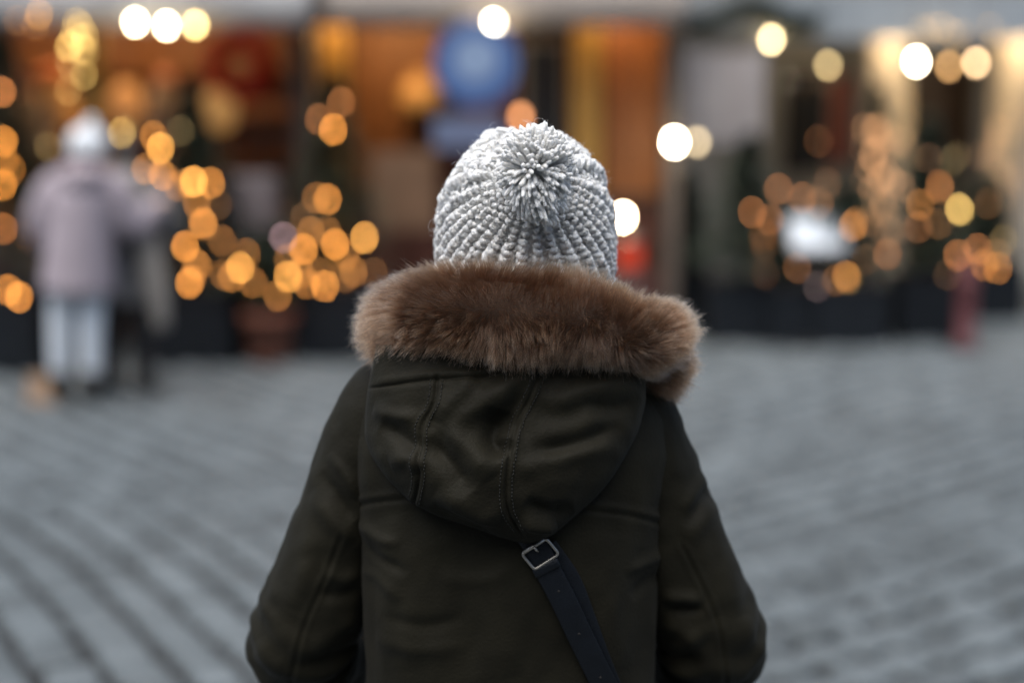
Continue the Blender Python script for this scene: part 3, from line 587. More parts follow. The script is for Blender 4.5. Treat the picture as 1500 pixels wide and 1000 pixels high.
MB().tube([tp + [0, -.0035, 0], (tp + bt) / 2 + [0, -.004, 0], bt + [0, -.002, 0]], [.0018, .0017, .0014], 8).build('prong', M['steel'], buckle, True)
# keeper loop and holes
def strap_frame(y):
    _, pyy = proj(Ps); i = int(np.argmin(np.abs(pyy - y))); return Ps[i], Ts[i], Bs[i], Ns[i]
p, t_, b_, n_ = strap_frame(829)
sec = np.array([(-1.08, -1), (-1.08, 1.6), (-.9, 2.1), (.9, 2.1), (1.08, 1.6), (1.08, -1)])
KG = np.array([[p + t_ * q + b_ * x * .017 + n_ * y * .0026 for x, y in sec] for q in (-.0058, -.005, .005, .0058)])
KG[[0, 3]] -= n_ * .0008
link('keeper', mesh_np('keeper', KG.reshape(-1, 3), grid_faces(4, 6)), M['strap'], bag)
for y in (863, 925, 988):
    p, t_, b_, n_ = strap_frame(y); MB().tube([p + n_ * .0021, p + n_ * .0027], [.0019, .0016], 10).build('strap_hole', M['lining'], bag, True)
pouch = MB().box((.235, 2.125, .70), (.22, .085, .17), rz=-.55, bev=.022).build('pouch', M['strap'], bag, True)
MB().box((.258, 2.163, .735), (.215, .012, .10), rz=-.55, bev=.005).build('flap', M['strap'], bag, True)

# ================================================================== background of the square
M['fascia'] = mat('pale grey awning cloth', (.32, .315, .31), .8, color2=(.22, .215, .215), scale=2.5, bump=.2)
M['fascia_blue'] = mat('grey painted metal', (.33, .36, .38), .6, .15, 3)
M['wood_brown'] = wood('brown boards', (.26, .10, .026))
M['wood_dark'] = wood('dark stained boards', (.055, .030, .018))
M['wood_ochre'] = wood('ochre painted timber', (.36, .20, .04), .8)
M['wood_orange'] = wood('orange brown boards', (.30, .10, .02), .7)
M['wood_red'] = wood('red brown boards', (.13, .045, .03), .7)
M['black_planter'] = mat('black planter', (.010, .013, .017), .7, .2, 10, spec=.2)
M['terracotta'] = mat('terracotta', (.22, .085, .055), .8, .15, 14, bump=.2)
M['needle'] = mat('fir needles', (.032, .052, .034), .6, .4, 20, isl=.45)
M['bark'] = mat('bark', (.06, .04, .028), .9, .3, 20, bump=.5)
M['plaster'] = mat('pale plaster', (.25, .25, .24), .85, .1, 1.5, bump=.15, bscale=20)
M['plaster_warm'] = mat('cream plaster', (.62, .56, .47), .85, .08, 2, bump=.15, bscale=20)
M['glass'] = mat('dark window glass', (.02, .022, .026), .08, .1, 3)
M['frame'] = mat('window frame paint', (.25, .23, .2), .5)
M['cable'] = mat('black cable', (.012, .012, .012), .5)
M['soil'] = mat('soil', (.03, .02, .015), .95, .3, 20)
def rect(x0, x1, y0, y1, Y):            # centre and size of the photo rectangle standing at distance Y
    a, b = at(x0, y0, Y), at(x1, y1, Y); c, = ((a + b) / 2,); return c, abs(b[0] - a[0]), abs(a[2] - b[2])
def pbox(mb, x0, x1, y0, y1, Y, t, bev=0.0):
    c, w, h = rect(x0, x1, y0, y1, Y); mb.box((c[0], Y + t / 2, c[2]), (w, t, h), bev=bev); return mb
def wx(px_, Y): return at(px_, 300, Y)[0]
def wz(py_, Y): return at(750, py_, Y)[2]

# ---- left stall
st = empty('market_stall', (wx(180, 11.4), 11.4, 0)); tag(st, 'brown wooden market stall with open front and pale grey awning beside yellow post', 'stall')
X0, X1 = wx(-120, 10.8), wx(452, 10.8)
n = 14; bw = (X1 - X0) / n
for i in range(n): MB().box((X0 + bw * (i + .5), 12.8 + .004 * (i % 3), 1.3), (bw - .008, .03, 2.6)).build('back_board', M['wood_brown'], st)
for xx in (X0, wx(145, 10.85), X1 - .04): MB().box((xx, 10.87, 1.18), (.15, .15, 2.36), bev=.01).build('post', M['wood_ochre'] if xx != X1 - .04 else M['wood_dark'], st)
MB().box((X1 - .02, 11.9, 1.25), (.06, 1.8, 2.5)).build('side_wall', M['wood_dark'], st)
MB().box((X0 + .02, 11.9, 1.25), (.06, 1.8, 2.5)).build('side_wall', M['wood_dark'], st)
MB().box(((X0 + X1) / 2, 11.0, .98), (X1 - X0 + .1, .5, .05), bev=.008).build('counter_top', M['wood_brown'], st)
for i in range(n): MB().box((X0 + bw * (i + .5), 10.82 + .004 * (i % 2), .49), (bw - .008, .03, .93)).build('front_board', M['wood_dark'], st)
for k, zz in enumerate((1.35, 1.75, 2.12)): MB().box(((X0 + X1) / 2, 12.6, zz), (X1 - X0 - .2, .34, .03)).build('shelf', M['wood_brown'], st)
def awning(parent, x0, x1, yf, yb, zlow, ztop, zback, m):
    g = MB(); V = []; nx = 40
    for i in range(nx + 1):
        x = x0 + (x1 - x0) * i / nx; sc_ = .03 * abs(math.sin(i * math.pi / 2.0)); V += [(x, yf, zlow + sc_), (x, yf - .01 * math.sin(i * 1.3), (zlow + ztop) / 2), (x, yf, ztop), (x, (yf + yb) / 2, (ztop + zback) / 2 - .03), (x, yb, zback)]
    F = [(i * 5 + j, (i + 1) * 5 + j, (i + 1) * 5 + j + 1, i * 5 + j + 1) for i in range(nx) for j in range(4)]
    g.add(V, F); o = g.build('awning', m, parent, True); md = o.modifiers.new('thick', 'SOLIDIFY'); md.thickness = .012
    return o
awning(st, X0 - .25, X1 + .12, 10.25, 12.95, wz(44, 10.25), wz(44, 10.25) + .26, 3.25, M['fascia'])
MB().box(((X0 + X1) / 2, 11.85, 2.78), (X1 - X0, 1.95, .03)).build('ceiling_board', M['wood_brown'], st)

# ---- middle kiosk
ks = empty('wooden_kiosk', (wx(720, 11.8), 11.8, 0)); tag(ks, 'orange brown timber kiosk with ochre posts behind the round blue sign', 'kiosk')
KY = 11.6; KX0, KX1 = wx(464, KY), wx(975, KY)
for a_, b_ in ((464, 520), (832, 882)):
    c, w, h = rect(a_, b_, 40, 520, KY - .1); MB().box((c[0], KY - .1, 1.22), (w * .8, .16, 2.44), bev=.01).build('post', M['wood_ochre'], ks)
def boards(parent, x0, x1, z0, z1, Y, k, m, nm='board'):
    b = (x1 - x0) / k
    for i in range(k): MB().box((x0 + b * (i + .5), Y + .005 * (i % 2), (z0 + z1) / 2), (b - .007, .03, z1 - z0)).build(nm, m, parent)
boards(ks, wx(885, KY), wx(968, KY), 1.05, 2.5, KY, 4, M['wood_orange'])
boards(ks, wx(520, KY + .9), wx(640, KY + .9), 1.0, 2.5, KY + .9, 6, M['wood_brown'])
boards(ks, wx(640, KY + .9), wx(760, KY + .9), 1.0, 2.5, KY + .9, 6, M['wood_red'])
boards(ks, wx(455, KY), wx(985, KY), .02, 1.05, KY + .02, 20, M['wood_red'])
MB().box(((KX0 + KX1) / 2, KY + .12, 1.08), (KX1 - KX0, .4, .05), bev=.008).build('counter_top', M['wood_dark'], ks)
wnd = pbox(MB(), 766, 828, 60, 230, KY + .02, .05).build('window', M['frame'], ks); pbox(MB(), 773, 796, 68, 222, KY + .012, .006).build('pane', M['glass'], wnd); pbox(MB(), 800, 822, 68, 222, KY + .012, .006).build('pane', M['glass'], wnd)
MB().box((KX0 - .03, KY + .6, 1.3), (.05, 1.2, 2.6)).build('side_wall', M['wood_dark'], ks); MB().box((KX1, KY + .6, 1.3), (.05, 1.15, 2.6)).build('side_wall', M['wood_dark'], ks)
MB().box(((KX0 + KX1) / 2, KY + 1.2, 1.3), (KX1 - KX0, .04, 2.6)).build('back_wall', M['wood_dark'], ks)
M['awning_tan'] = mat('weathered beige awning', (.34, .29, .25), .8, color2=(.26, .22, .19), scale=2.5)
awning(ks, KX0 - .05, KX1 + .05, 10.9, 12.85, wz(42, 10.9), wz(42, 10.9) + .3, 3.2, M['awning_tan'])
# ---- things on stall and kiosk
M['sign_blue'] = mat('sign blue', (.085, .16, .36), .4, .08, 3); M['sign_pale'] = mat('sign pale blue', (.27, .36, .52), .4, .1, 6)
sg = empty('round_sign', tuple(at(697, 92, 10.7))); tag(sg, 'round blue hanging sign with paler middle', 'sign')
c = at(697, 92, 10.7); rs = 60 / FPX * 10.7 * 1.02
def disc(c, r, Y, t, n=48):
    V = []; 
    for y in (Y, Y + t): V += [(c[0] + r * math.cos(2 * math.pi * k / n), y, c[2] + r * math.sin(2 * math.pi * k / n)) for k in range(n)]
    F = [tuple(range(n)), tuple(range(2 * n - 1, n - 1, -1))] + [(k, n + k, n + (k + 1) % n, (k + 1) % n) for k in range(n)]
    return MB().add(V, F)
disc(c, rs, 10.7, .03).build('sign_disc', M['sign_blue'], sg); disc((c[0], 0, c[2] + .03), rs * .52, 10.692, .008).build('emblem', M['sign_pale'], sg)
for s in (-1, 1): MB().tube([(c[0] + s * .15, 10.715, c[2] + rs * .86), (c[0] + s * .15, 10.85, 2.62)], .006, 6).build('chain', M['cable'], sg)
s2 = empty('panel_sign', tuple(at(684, 194, 10.7))); tag(s2, 'small pale blue rectangular sign below the round blue sign', 'sign')
pbox(MB(), 634, 736, 172, 218, 10.7, .025).build('sign_board', mat('panel grey blue', (.15, .18, .28), .5, .15, 8), s2)
for xx in (645, 725): 
    p = at(xx, 172, 10.712); MB().tube([p, (p[0], 10.712, c[2] - rs * .9)], .006, 6).build('chain', M['cable'], s2)
# wreath: ring of red tufts
wr = empty('wreath', tuple(at(352, 98, 11.2))); tag(wr, 'red round wreath with dark middle hanging in the brown stall', 'wreath')
wc = at(352, 98, 11.2); M['red_felt'] = mat('red wreath', (.5, .03, .018), .8, .35, 30); g = MB()
ringp = [(wc[0] + .2 * math.cos(a), 11.2, wc[2] + .2 * math.sin(a)) for a in np.linspace(0, 2 * math.pi, 40)]; g.tube(ringp, .06, 10, False)
for q in range(220):
    a = random.uniform(0, 6.283); b = random.uniform(0, 6.283); o_ = np.array([math.cos(a) * math.cos(b), math.sin(b), math.sin(a) * math.cos(b)]); p0 = np.array([wc[0] + .2 * math.cos(a), 11.2, wc[2] + .2 * math.sin(a)]) + o_ * .05
    d = o_ + rng.normal(0, .3, 3); d = d / np.linalg.norm(d); g.tube([p0, p0 + d * .03, p0 + d * .06], [.012, .014, .004], 5)
g.build('wreath_ring', M['red_felt'], wr, True); MB().tube([(wc[0], 11.2, wc[2] + .25), (wc[0], 11.2, 2.76)], .005, 6).build('hanger', M['cable'], wr)
# hanging lanterns and goods
def lantern(pxx, pyy, Y, r, name, label, m, top=2.76, stretch=1.2, cat='lantern', light=None):
    p = at(pxx, pyy, Y); e_ = empty(name, (p[0], p[1], p[2] - r)); tag(e_, label, cat)
    prof = [(.3 * r, -stretch * r), (.34 * r, -stretch * r * .96)] + [(r * math.cos(t) ** .8, stretch * r * math.sin(t)) for t in np.linspace(-1.2, 1.2, 13)] + [(.34 * r, stretch * r * .96), (.3 * r, stretch * r)]
    prof = sorted(prof, key=lambda q: q[1]); MB().lathe(p, prof, 20).build('lantern_shade', m, e_, True)
    MB().lathe(p + [0, 0, stretch * r], [(.32 * r, 0), (.32 * r, .02), (.05 * r, .04)], 14).build('cap', M['cable'], e_, True)
    MB().tube([p + [0, 0, stretch * r], (p[0], p[1], top)], .004, 6).build('hanger', M['cable'], e_); return e_
lantern(322, 160, 11.25, .14, 'paper_lantern', 'pale golden paper lantern hanging below the red wreath', mat('gold paper', (.5, .3, .1), .6, .1, 8, emit=((1, .5, .16), .12)))
lantern(185, 158, 11.9, .15, 'paper_lantern', 'tan paper lantern hanging right of the yellow stall post', mat('tan paper', (.45, .25, .1), .6, .1, 8, emit=((1, .46, .17), .08)), stretch=1.35)
lantern(763, 172, 10.9, .034, 'orange_lamp', 'small orange glowing lamp beside the round blue sign', glow('orange lamp glass', (1, .36, .12), 2.6), top=2.62, cat='lamp')
def figurine(pxx, y0, y1, Y, w, label, m, cat, name):     # slim wrapped bundle on a shelf or hook
    a, b = at(pxx, y0, Y), at(pxx, y1, Y); h = a[2] - b[2]; e_ = empty(name, tuple(b)); tag(e_, label, cat)
    MB().lathe(b, [(.5 * w, 0), (.62 * w, .04 * h), (.6 * w, .35 * h), (.48 * w, .7 * h), (.3 * w, .82 * h)], 16).build('body', m[0], e_, True)
    MB().lathe(b + [0, 0, .8 * h], [(.28 * w, 0), (.4 * w, .06 * h), (.36 * w, .12 * h), (.1 * w, .2 * h)], 16).build('top', m[1], e_, True)
mt = lambda n_, c_: mat(n_, c_, .7, .15, 12)
figurine(82, 95, 225, 11.6, .34, 'tall cream and orange cloth doll at the left of the stall', (mt('cream cloth', (.6, .36, .16)), mt('orange cloth', (.6, .16, .05))), 'doll', 'cloth_doll')
figurine(245, 105, 200, 11.7, .26, 'grey brown cloth doll under the white stall lamps', (mt('grey brown cloth', (.33, .27, .22)), mt('red brown cloth', (.4, .16, .1))), 'doll', 'cloth_doll')
figurine(125, 150, 215, 11.8, .2, 'brown jar on the shelf left of the yellow post', (mt('brown glaze', (.45, .22, .09)), mt('jar lid', (.3, .14, .06))), 'jar', 'jar')
figurine(30, 120, 220, 11.9, .28, 'dark grey cloth doll at the dark end of the stall', (mt('dark grey cloth', (.12, .1, .09)), mt('rose cloth', (.3, .12, .1))), 'doll', 'cloth_doll')
figurine(618, 105, 165, 12.2, .34, 'round tan basket on the kiosk wall', (mt('tan basket', (.5, .3, .12)), mt('tan rim', (.45, .26, .12))), 'basket', 'basket')
# tan notice board and grey cloth
nb = empty('notice_board', (wx(592, 11.0), 11.0, 0)); tag(nb, 'upright tan notice board beside the white bobble hat', 'board')
pbox(MB(), 545, 640, 222, 338, 11.0, .04, .006).build('panel', mat('tan board', (.2, .11, .06), .7, .15, 5), nb)
for xx in (555, 630): MB().box((wx(xx, 11.02), 11.06, .6), (.05, .05, 1.2)).build('leg', M['wood_red'], nb)
cb = empty('draped_table', (wx(362, 10.75), 10.6, 0)); tag(cb, 'high table draped in mauve grey cloth behind the terracotta pot', 'table')
def drape(x0, x1, y0, y1, ztop, m, parent, name):
    V = []; n_ = 72; cx_, cy_ = (x0 + x1) / 2, (y0 + y1) / 2
    for lv, (sc_, z) in enumerate(((.01, ztop), (.95, ztop), (1.0, ztop - .03), (1.06, ztop * .6), (1.14, .06))):
        for k in range(n_):
            a = 2 * math.pi * k / n_; cc, ss = math.cos(a), math.sin(a); w = 1 + (.05 * math.sin(a * 12) if lv > 2 else 0)
            V.append((cx_ + (x1 - x0) / 2 * sc_ * w * np.sign(cc) * abs(cc) ** .5, cy_ + (y1 - y0) / 2 * sc_ * w * np.sign(ss) * abs(ss) ** .5, z))
    F = [(l * n_ + k, l * n_ + (k + 1) % n_, (l + 1) * n_ + (k + 1) % n_, (l + 1) * n_ + k) for l in range(4) for k in range(n_)]
    return MB().add(V, F).build(name, m, parent, True)
drape(wx(318, 10.5), wx(408, 10.5), 10.3, 10.75, wz(258, 10.3), mat('mauve grey cloth', (.13, .112, .118), .85, .12, 6), cb, 'cloth')
MB().lathe((wx(362, 10.5), 10.52, .0), [(.12, 0), (.12, .03), (.03, .06), (.03, wz(258, 10.3) - .03)], 12).build('table_post', M['cable'], cb)

# ---- lamps
def pendant(pxx, pyy, Y, r, strength, label, color=(1, .82, .55), top=2.7, shade=True):
    p = at(pxx, pyy, Y); e_ = empty('pendant_lamp', tuple(p)); tag(e_, label, 'lamp')
    MB().ball(p, r, 14, 10).build('bulb', glow('lamp ' + label[:20], color, strength), e_, True)
    MB().lathe(p + [0, 0, r * .85], [(r * .5, 0), (r * .5, r * .8), (r * .2, r * 1.1)], 12).build('socket', M['cable'], e_, True)
    if top > p[2]: MB().tube([p + [0, 0, r * 1.8], (p[0], p[1], top)], .005, 6).build('cord', M['cable'], e_)
    return e_
for x, y, k, lab in ((198, 33, 40, 'white hanging lamp under the stall awning next to the fairy light bundle'), (244, 38, 40, 'middle white lamp of three in a row under the stall awning'), (286, 37, 16, 'yellowish lamp of three in a row under the stall awning')):
    pendant(x, y, 10.12, .023, k, lab, (1, .80, .50) if k > 30 else (1, .66, .24), top=2.78)
pendant(723, 35, 10.75, .03, 50, 'bright cream lamp above the round blue sign', (1, .84, .58), top=2.66)
pendant(988, 208, 10.9, .036, 60, 'bright white lamp hanging at the right corner of the kiosk', (1, .84, .6), top=2.62)
pendant(1021, 208, 11.3, .032, 3.5, 'dim yellowish lamp close behind the bright kiosk corner lamp', (1, .75, .42), top=2.7)
pendant(912, 318, 10.6, .032, 60, 'bright white lamp low beside the bobble hat above the red lantern', (1, .78, .48), top=2.62)
for x, y, k, lab, c_ in ((1130, 58, 16, 'cream lamp under the grey canopy nearest the kiosk', (1, .72, .36)), (1213, 96, 4.5, 'dim yellow lamp between the kiosk and the pale columns', (1, .72, .32)), (1342, 90, 60, 'bright white lamp in front of the dark doorway', (1, .84, .6)), (1390, 97, 4.5, 'dim orange lamp in front of the dark doorway', (1, .52, .18)), (1430, 92, 11, 'peach coloured lamp by the far pale column', (1, .62, .32))):
    pendant(x, y, 12.2, .028, k, lab, c_, top=2.85)
# unseen lamps added behind the awning edges to warm the stall interiors
def inner_lamp(x, y, z, power, label, color=(1, .62, .28)):
    e_ = empty('hidden_lamp', (x, y, z)); tag(e_, label, 'lamp'); MB().lathe((x, y, z), [(.10, 0), (.09, .05), (.03, .09)], 16).build('lamp_shade', M['cable'], e_, True)
    MB().ball((x, y, z - .012), .05, 12, 8).build('bulb', glow('inner bulb', color, 30), e_, True)
    l = bpy.data.lights.new('lamp_light', 'POINT'); l.energy = power; l.color = color; l.shadow_soft_size = .05; lo = bpy.data.objects.new('lamp_light', l); col.objects.link(lo); lo.parent = e_; lo.location = (0, 0, -.09)
inner_lamp(wx(40, 11.6), 11.7, 2.66, 8, 'unseen warm lamp added inside the stall above the cream doll')
inner_lamp(wx(235, 11.6), 11.7, 2.66, 12, 'unseen warm lamp added inside the stall above the grey brown doll')
inner_lamp(wx(575, 12.0), 11.6, 2.66, 14, 'unseen warm lamp added inside the kiosk above the tan basket')
inner_lamp(wx(905, 11.3), 11.25, 2.64, 2.6, 'unseen warm lamp added above the orange kiosk boards')
inner_lamp(wx(495, 11.2), 11.15, 2.64, 3, 'unseen warm lamp added above the ochre kiosk post')

# ---- town house on the right with columns
HYD = 15.2
th_ = empty('town_house', (wx(1300, HYD), HYD, 0)); tag(th_, 'pale plastered house with columns and dark doorway across the square', 'house')
hx0, hx1 = wx(-700, HYD), wx(2300, HYD)
dx0, dx1 = wx(1328, HYD), wx(1428, HYD); ztop = 7.0
m_ = MB(); m_.box(((hx0 + dx0) / 2, HYD + .2, ztop / 2), (dx0 - hx0, .4, ztop)); m_.box(((hx1 + dx1) / 2, HYD + .2, ztop / 2), (hx1 - dx1, .4, ztop)); m_.box(((dx0 + dx1) / 2, HYD + .2, (ztop + 2.35) / 2), (dx1 - dx0 - .004, .4, ztop - 2.35)); m_.build('wall', M['plaster'], th_)
dr = MB().box(((dx0 + dx1) / 2, HYD + .32, 1.17), (dx1 - dx0, .06, 2.34)).build('door', M['wood_dark'], th_); MB().tube([(dx0 + .12, HYD + .27, 1.0), (dx0 + .12, HYD + .25, 1.15)], .015, 8).build('handle', M['steel'], dr)
for a_, b_ in ((1266, 1322), (1456, 1512)):
    c, w, h = rect(a_, b_, 40, 420, 14.4); MB().lathe((c[0], 14.4, 0), [(w * .62, 0), (w * .62, .2), (w * .5, .26), (w * .46, 2.4), (w * .55, 2.46), (w * .62, 2.62)], 28).build('column', M['plaster_warm'], th_, True)
for a_, b_ in ((1145, 1215),):
    w_ = pbox(MB(), a_, b_, 95, 260, HYD - .03, .05).build('window', M['frame'], th_); pbox(MB(), a_ + 6, (a_ + b_) / 2 - 2, 101, 254, HYD - .036, .005).build('pane', M['glass'], w_); pbox(MB(), (a_ + b_) / 2 + 2, b_ - 6, 101, 254, HYD - .036, .005).build('pane', M['glass'], w_)
pbox(MB(), 1218, 1246, 110, 240, HYD - .05, .045).build('shutter', mat('red shutter', (.22, .05, .035), .6), th_)
cn = MB(); zc = wz(58, 12.3); cn.box(((wx(985, 12.3) + wx(1750, 12.3)) / 2, 12.32, zc + .18), (wx(1750, 12.3) - wx(985, 12.3), .05, .36)); cn.box(((wx(985, 12.3) + wx(1750, 12.3)) / 2, 13.8, zc + .34), (wx(1750, 12.3) - wx(985, 12.3), 2.9, .06)); cn.build('canopy', M['fascia_blue'], th_)
gr = empty('fir_garland', (wx(1085, 12.15), 12.15, 2.4)); tag(gr, 'green fir garland along the canopy edge next to the kiosk', 'garland')
V = []; F = []
for q in range(1500):
    t = random.random(); X_ = wx(975 + 215 * t, 12.15); zc_ = wz(22 + 14 * math.sin(t * 9), 12.15); a = random.uniform(0, 6.283); d = np.array([random.gauss(0, .5), math.cos(a), math.sin(a)]); d /= np.linalg.norm(d); p = np.array([X_, 12.15, zc_]); e1 = p + d * random.uniform(.1, .2); sd_ = np.cross(d, [1, 0, .3]) * .02; i = len(V); V += [p - sd_, p + sd_, e1]; F.append((i, i + 1, i + 2))
MB().add(V, F).build('sprigs', M['needle'], gr); MB().tube([(wx(975 + 215 * t, 12.15), 12.15, wz(22 + 14 * math.sin(t * 9), 12.15)) for t in np.linspace(0, 1, 24)], .015, 6).build('cord', M['bark'], gr)
# warm lamps over the columns
for x, lab in ((1294, 'warm lamp lighting the top of the column left of the doorway'), (1484, 'warm lamp lighting the top of the far right column')):
    inner_lamp(wx(x, 13.9), 13.75, 2.62, 13, lab, (1, .72, .42))
nh = empty('town_house', (0, -9, 0)); tag(nh, 'tall grey town house behind the camera, added to close off the low sky', 'house')  # out of view; added to block low sky and darken the parka's back
MB().box((0, -9.5, 5.0), (44, 1.0, 10)).build('wall', M['plaster'], nh); MB().box((0, -9.3, 10.15), (44.6, 2.0, .3)).build('cornice', M['plaster'], nh)
for xx in range(-20, 21, 4):
    for zz in (1.6, 4.8, 8.0):
        w_ = MB().box((xx, -8.985, zz), (1.3, .05, 1.9)).build('window', M['frame'], nh)
        for q in (-1, 1): MB().box((xx + q * .3, -8.955, zz), (.52, .02, 1.7)).build('pane', M['glass'], w_)
pale = empty('banner_wall', (wx(1060, 12.05), 12.05, 0)); tag(pale, 'pale grey upright panel standing between kiosk and house', 'panel')
pbox(MB(), 1004, 1118, 75, 210, 12.05, .05).build('panel', mat('pale grey panel', (.34, .315, .315), .7, .12, 3), pale)
for xx in (1012, 1110): MB().box((wx(xx, 12.13), 12.14, 1.2), (.06, .06, 2.4)).build('post', M['frame'], pale)
pst = empty('timber_post', (wx(982, 11.2), 11.2, 0)); tag(pst, 'greyish timber post at the right corner of the kiosk', 'post')
MB().box((wx(984, 11.25), 11.25, 1.25), (.12, .12, 2.5), bev=.012).build('shaft', mat('grey timber', (.09, .072, .06), .8, .2, 8), pst); MB().box((wx(984, 11.25), 11.25, .06), (.2, .2, .12), bev=.01).build('foot', M['cable'], pst)

# ---- planters, firs and fairy lights
def fir(parent, x, y, z0, h, r, seed, shape='cone', nspr=520):
    rr_ = random.Random(seed); trunk = MB().tube([(x, y, z0), (x + .01, y, z0 + h * .5), (x, y, z0 + h * .97)], [.03, .02, .005], 8).build('trunk', M['bark'], parent, True)
    V = []; F = []
    for q in range(nspr):
        t = rr_.random() ** .8 if shape == 'cone' else rr_.random(); rad = (r * (1 - t) ** .85 + .03) if shape == 'cone' else r * math.sqrt(max(.05, 1 - (2 * t - 1) ** 2)); a = rr_.uniform(0, 6.283); rad *= rr_.uniform(.55, 1.05)
        base_ = np.array([x, y, z0 + h * (.08 + .9 * t)]); d = np.array([math.cos(a), math.sin(a), rr_.uniform(-.35, .25)]); d /= np.linalg.norm(d); L = rad; sdir = np.array([-math.sin(a), math.cos(a), 0])
        for s_ in np.linspace(.25, 1, 6):
            p = base_ + d * L * s_; ln = .05 + .05 * (1 - s_)
            for sg_ in (-1, 1):
                e1 = p + (sdir * sg_ * .8 + d * .6) * ln + np.array([0, 0, rr_.uniform(-.02, .015)]); i = len(V); V += [p - d * .018, p + d * .018, e1]; F.append((i, i + 1, i + 2))
        i = len(V); V += [base_, base_ + sdir * .008, base_ + d * (L + .03)]; F.append((i, i + 1, i + 2))
    return MB().add(V, F).build('crown', M['needle'], parent)
def planter_box(x0p, x1p, y1p, h, label, tree=None, depth=.45):
    g = atg((x0p + x1p) / 2, y1p); Y = g[1]; w = (x1p - x0p) / FPX * Y * 1.01; x = g[0]; e_ = empty('planter', (x, Y + depth / 2, 0)); tag(e_, label, 'planter')
    m_ = MB(); yc = Y + depth / 2; t = .03
    for (cx_, cy_, sx, sy) in ((x, Y + t / 2, w, t), (x, Y + depth - t / 2, w, t), (x - w / 2 + t / 2, yc, t, depth - 2 * t - .004), (x + w / 2 - t / 2, yc, t, depth - 2 * t - .004)): m_.box((cx_, cy_, h / 2), (sx, sy, h))
    m_.build('tub', M['black_planter'], e_); MB().box((x, yc, h + .012), (w + .03, depth + .03, .02), bev=.006).build('rim', M['black_planter'], e_); MB().box((x, yc, h + .022), (w - .05, depth - .05, .012)).build('soil', M['soil'], e_)
    return x, yc, h
def tree_in(x, y, z, h, r, label, seed, shape='cone', nspr=520, cat='tree', name='fir_tree'):
    e_ = empty(name, (x, y, z)); tag(e_, label, cat); fir(e_, x, y, z, h, r, seed, shape, nspr); return e_
x, y, z = planter_box(-40, 55, 548, .62, 'black planter box at the feet of the woman in the pale pink coat'); tree_in(x, y, z + .02, 1.75, .55, 'fir tree with fairy lights at the left end of the stall', 1)
x, y, z = planter_box(205, 340, 535, .50, 'wide black planter box beside the terracotta pot'); tree_in(x + .05, y, z + .02, 1.45, .5, 'fir tree full of fairy lights right of the couple', 2)
x, y, z = planter_box(434, 545, 528, .50, 'black planter box between terracotta pot and fur collar'); tree_in(x, y, z + .02, 1.55, .48, 'fir tree full of fairy lights left of the bobble hat', 3)
gp = atg(388, 537); pt_ = empty('flower_pot', (gp[0], gp[1] + .2, 0)); tag(pt_, 'terracotta flower pot on the cobbles between black planters', 'pot'); pr = .2
MB().lathe((gp[0], gp[1] + .2, 0), [(.135, 0), (.14, .01), (.185, .29), (.205, .295), (.21, .37), (.19, .375), (.18, .31), (.02, .30)], 28).build('pot_wall', M['terracotta'], pt_, True)
MB().lathe((gp[0], gp[1] + .2, .33), [(.178, 0), (.17, .012)], 20).build('soil', M['soil'], pt_)
tree_in(gp[0], gp[1] + .2, .34, .62, .30, 'low round conifer bush in the terracotta pot', 4, 'round', 260, 'bush', 'conifer_bush')
x, y, z = planter_box(1040, 1125, 503, .46, 'black planter box next to the fur collar right side'); tree_in(x + .08, y, z + .02, 1.15, .46, 'fir tree with dim orange lights left of the white menu board', 5)
x, y, z = planter_box(1195, 1300, 508, .44, 'black planter box under the white menu board'); tree_in(x + .02, y + .1, z + .02, .75, .42, 'low fir bush right of the white menu board', 6, 'round', 380, 'bush', 'conifer_bush')
x, y, z = planter_box(1128, 1192, 506, .42, 'black planter box just left of the menu stand foot'); tree_in(x, y + .1, z + .02, .55, .3, 'low dark fir bush left of the menu stand foot', 12, 'round', 300, 'bush', 'conifer_bush')
x, y, z = planter_box(1318, 1400, 500, .50, 'black planter box beside the dark red bollard'); tree_in(x, y, z + .02, 1.25, .42, 'fir tree with one yellow light before the dark doorway', 7)
x, y, z = planter_box(1425, 1500, 470, .48, 'black planter box behind the dark red bollard'); tree_in(x - .05, y, z + .02, .75, .36, 'small fir with orange lights right of the dark red bollard', 8)
x, y, z = planter_box(975, 1035, 488, .50, 'black planter box at the corner post of the kiosk'); tree_in(x, y + .05, z + .02, .8, .33, 'small fir at the corner post of the kiosk', 9)
# tree between the columns wrapped in lights
x = wx(1290, 12.7); tree_in(x, 12.9, .02, 2.05, .34, 'slim tall fir covered in warm lights before the pale column', 10, 'cone', 520)

